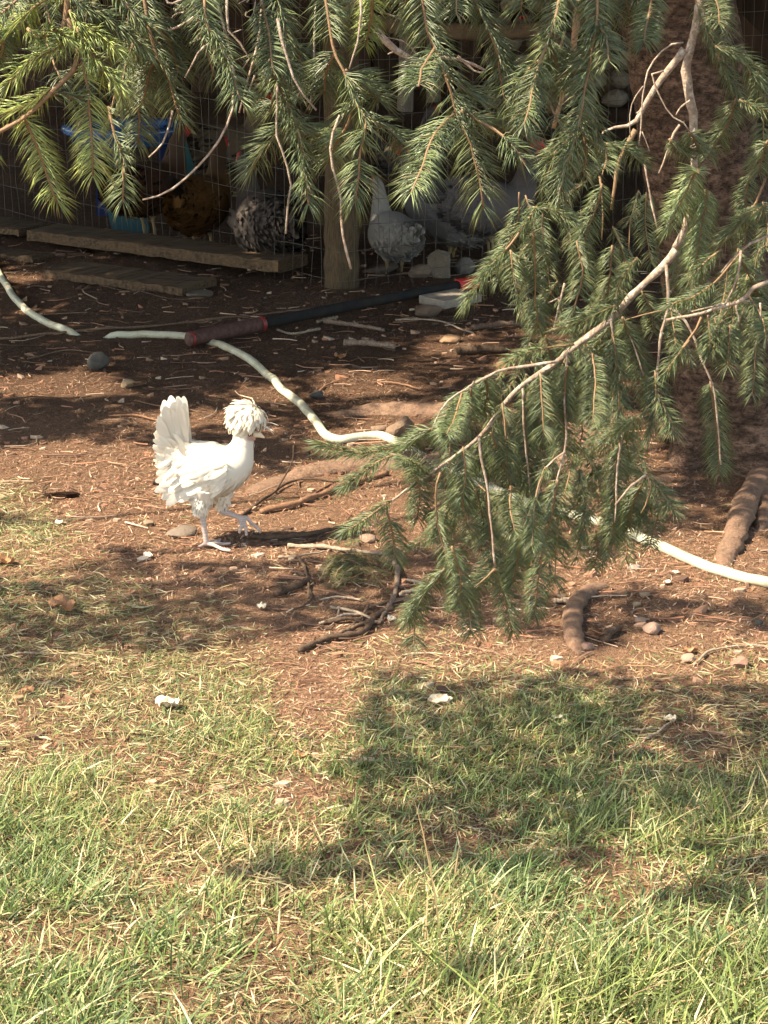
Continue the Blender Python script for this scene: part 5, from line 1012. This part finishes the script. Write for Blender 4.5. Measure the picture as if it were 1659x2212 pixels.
# ------------------------------------------------------------------ unseen added crown, shaped from a target shade map to throw the dapples
e1 = norm(np.cross(S, [0, 0, 1.0])); e2 = np.cross(e1, S)
CELL = .02; UO, VO, NU = -6.0, -6.0, 900
def cell(P): P = np.atleast_2d(P); return ((P @ e1 - UO) / CELL).astype(int).clip(0, NU - 1), ((P @ e2 - VO) / CELL).astype(int).clip(0, NU - 1)
litm = np.zeros((NU, NU), bool); shm = np.zeros((NU, NU), bool)
LIT = [(110, 832, 130, 22, 1), (780, 822, 90, 24, .8), (560, 845, 60, 14, .6), (440, 900, 120, 10, .4), (150, 985, 190, 26, .8), (180, 1050, 190, 55, 1), (420, 1075, 190, 52, 1.1), (630, 1105, 160, 52, 1.1), (770, 1040, 90, 70, 1), (200, 1160, 210, 16, .8), (90, 1225, 120, 30, .8), (360, 905, 60, 16, .6),
       (900, 1125, 60, 30, .9), (1330, 980, 90, 90, .7), (1560, 1410, 150, 42, 1), (1050, 1425, 160, 34, 1), (860, 1415, 90, 40, 1.0), (690, 1420, 110, 40, .9), (25, 600, 50, 10, .7), (480, 415, 30, 12, .6), (1640, 705, 50, 16, .7), (1190, 720, 40, 30, .7), (1090, 785, 24, 20, .4), (790, 948, 70, 22, 1.2), (1260, 1120, 60, 30, .9), (1540, 1225, 160, 50, 1.1), (970, 735, 60, 20, .6), (845, 900, 40, 30, .7), (1250, 1250, 80, 40, .5)]
SHD = [(1400, 1540, 440, 75, 1.1), (1250, 1660, 520, 110, .95), (1000, 1800, 420, 80, .95), (1350, 1780, 330, 70, .7), (560, 1890, 420, 40, .5), (1560, 1720, 150, 170, .8), (40, 1420, 160, 90, .8), (860, 1880, 300, 40, .7), (250, 1400, 200, 60, .5), (1100, 1510, 160, 40, .7), (860, 1600, 110, 110, .6), (1500, 1900, 200, 50, .5)]
def lit_ground(x, y):
    px, py = project(x, y, 0 * x); nz_ = fbm(x * 5.5, y * 5.5, 3, 77)
    v_ = np.full(np.shape(x), -.42)
    for (cx, cy, rx, ry, s_) in LIT: v_ = np.maximum(v_, s_ + .15 - ((px - cx) / rx / 1.12) ** 2 - ((py - cy) / ry / 1.2) ** 2)
    gz = np.clip((py - 1400) / 90, 0, 1); gv = np.full(np.shape(x), .60)
    for (cx, cy, rx, ry, s_) in SHD: gv = gv - 1.5 * s_ * np.exp(-(((px - cx) / rx) ** 2 + ((py - cy) / ry) ** 2) ** 1.5)
    v_ = np.where(gz > 0, v_ * (1 - gz) + gv * gz, v_)
    return v_ + (nz_ - .5) * (1.3 + 1.3 * gz)
xs, ys = np.meshgrid(np.arange(-3.6, 4.2, .011), np.arange(1.9, 8.8, .011)); lg = lit_ground(xs, ys); P = np.stack([xs, ys, 0 * xs], -1).reshape(-1, 3); lg = lg.ravel()
outside = (np.abs(P[:, 0]) > .35 + P[:, 1] * .22) & (P[:, 1] > 2.6)
u, v_ = cell(P[(lg > 0) & ~outside]); litm[u, v_] = True; u, v_ = cell(P[(lg <= 0) | outside]); shm[u, v_] = True
hs = np.stack([rng.uniform(-.12, .18, 4000), rng.uniform(-.05, .05, 4000), rng.uniform(.05, .38, 4000)], -1) + g0
gridm = np.zeros((NU, NU), bool); u, v_ = cell(hs); gridm[u, v_] = True
def dil(m, k):
    o = m.copy()
    for a in range(-k, k + 1):
        for b in range(-k, k + 1):
            if a * a + b * b <= k * k: o |= np.roll(np.roll(m, a, 0), b, 1)
    return o
lp = np.zeros((NU, NU), bool); u, v_ = cell(np.array(LITPTS)); lp[u, v_] = True; lp = dil(lp, 5) | dil(gridm, 2)
sp_ = np.zeros((NU, NU), bool); u, v_ = cell(np.array(SHADEPTS)); sp_[u, v_] = True; sp_ = dil(sp_, 1)
tp = V_TR[::7]; u, v_ = cell(tp); shm[u, v_] = True; shm |= sp_; litm |= lp
litf = litm.astype(float)
def boxsum(a, k):
    c = np.cumsum(np.cumsum(np.pad(a, ((k + 1, k), (k + 1, k))), 0), 1); n = 2 * k + 1
    return (c[n:, n:] - c[:-n, n:] - c[n:, :-n] + c[:-n, :-n]) / n ** 2
lf = boxsum(litf, 2); lps = boxsum(lp.astype(float), 2)
cand = np.argwhere(shm & (lf < .22) & (lps < .02)); rng.shuffle(cand)
cover = np.zeros((NU, NU), np.int16); keep = []
for (i, j) in cand:
    if cover[i, j] >= 3: continue
    cover[max(i - 2, 0):i + 3, max(j - 2, 0):j + 3] += 1; keep.append((i, j))
    if len(keep) > 16000: break
K = np.array(keep, float) * CELL + [UO, VO] + rng.uniform(0, CELL, (len(keep), 2)); base = K[:, :1] * e1 + K[:, 1:] * e2
# slide every clump up along the sun ray to crown height, above anything the photograph shows
zt = rng.choice([2.0, 2.35, 2.75, 3.2], len(K)) + rng.uniform(-.12, .12, len(K)); C_ = base + S * ((zt - base[:, 2]) / S[2])[:, None]
def clumps(C_, m_, rad_, l0, l1, w0, w1):
    n_ = len(C_); ctr = np.repeat(C_, m_, 0) + rng.normal(0, rad_ * .5, (n_ * m_, 3)); d = norm(rng.normal(0, 1, (n_ * m_, 3))); s_ = norm(np.cross(d, np.tile(S, (n_ * m_, 1)))); Ln = rng.uniform(l0, l1, n_ * m_)[:, None]; wn = rng.uniform(w0, w1, n_ * m_)[:, None]
    V = np.stack([ctr - d * Ln / 2, ctr - s_ * wn / 2, ctr + d * Ln / 2, ctr + s_ * wn / 2], 1).reshape(-1, 3); k = np.arange(n_ * m_)[:, None] * 4
    mb = MB(); mb.add(V, k + np.array([0, 1, 2, 3]), np.repeat(NEED[rng.integers(0, 5, n_ * m_)], 4, 0)); o = part('shade_crown', mb, M['needle'], tree, False); o['kind'] = 'stuff'
n_ = len(C_); clumps(C_, 9, .040, .040, .064, .014, .021)
# unseen boughs added high up to block skylight over the run and the trunk, kept out of every sunbeam that reaches the picture
Cb = np.stack([rng.uniform(-4, 5, 20000), rng.uniform(4.6, 10.5, 20000), rng.uniform(2.5, 4.2, 20000)], -1)
lf2 = boxsum(litf, 5); u, v_ = cell(Cb); Cb = Cb[lf2[u, v_] < .02]; clumps(Cb, 4, .10, .10, .18, .04, .06)
print('boughs', len(Cb))
for i in range(26):        # unseen limbs added to carry the shading crown
    b = C_[rng.integers(0, n_)]; a = trunk_axis(rng.uniform(2.4, 4.2)); P = spline([a, a * .6 + b * .4 + (0, 0, .25), b], 24); P[:, 2] = np.maximum(P[:, 2], 1.9); mb = MB(); mb.add(*tube(P, np.linspace(.022, .006, 24), 7)); part('branch', mb, M['pale_bark'], tree)

from collections import Counter as _C
_t = _C()
for o_ in sc.objects:
    if o_.type == 'MESH':
        me_ = o_.data; _t[o_.name.split('.')[0]] += len(me_.loops) - 2 * len(me_.polygons)
print('TRIS', sum(_t.values()), _t.most_common(12))
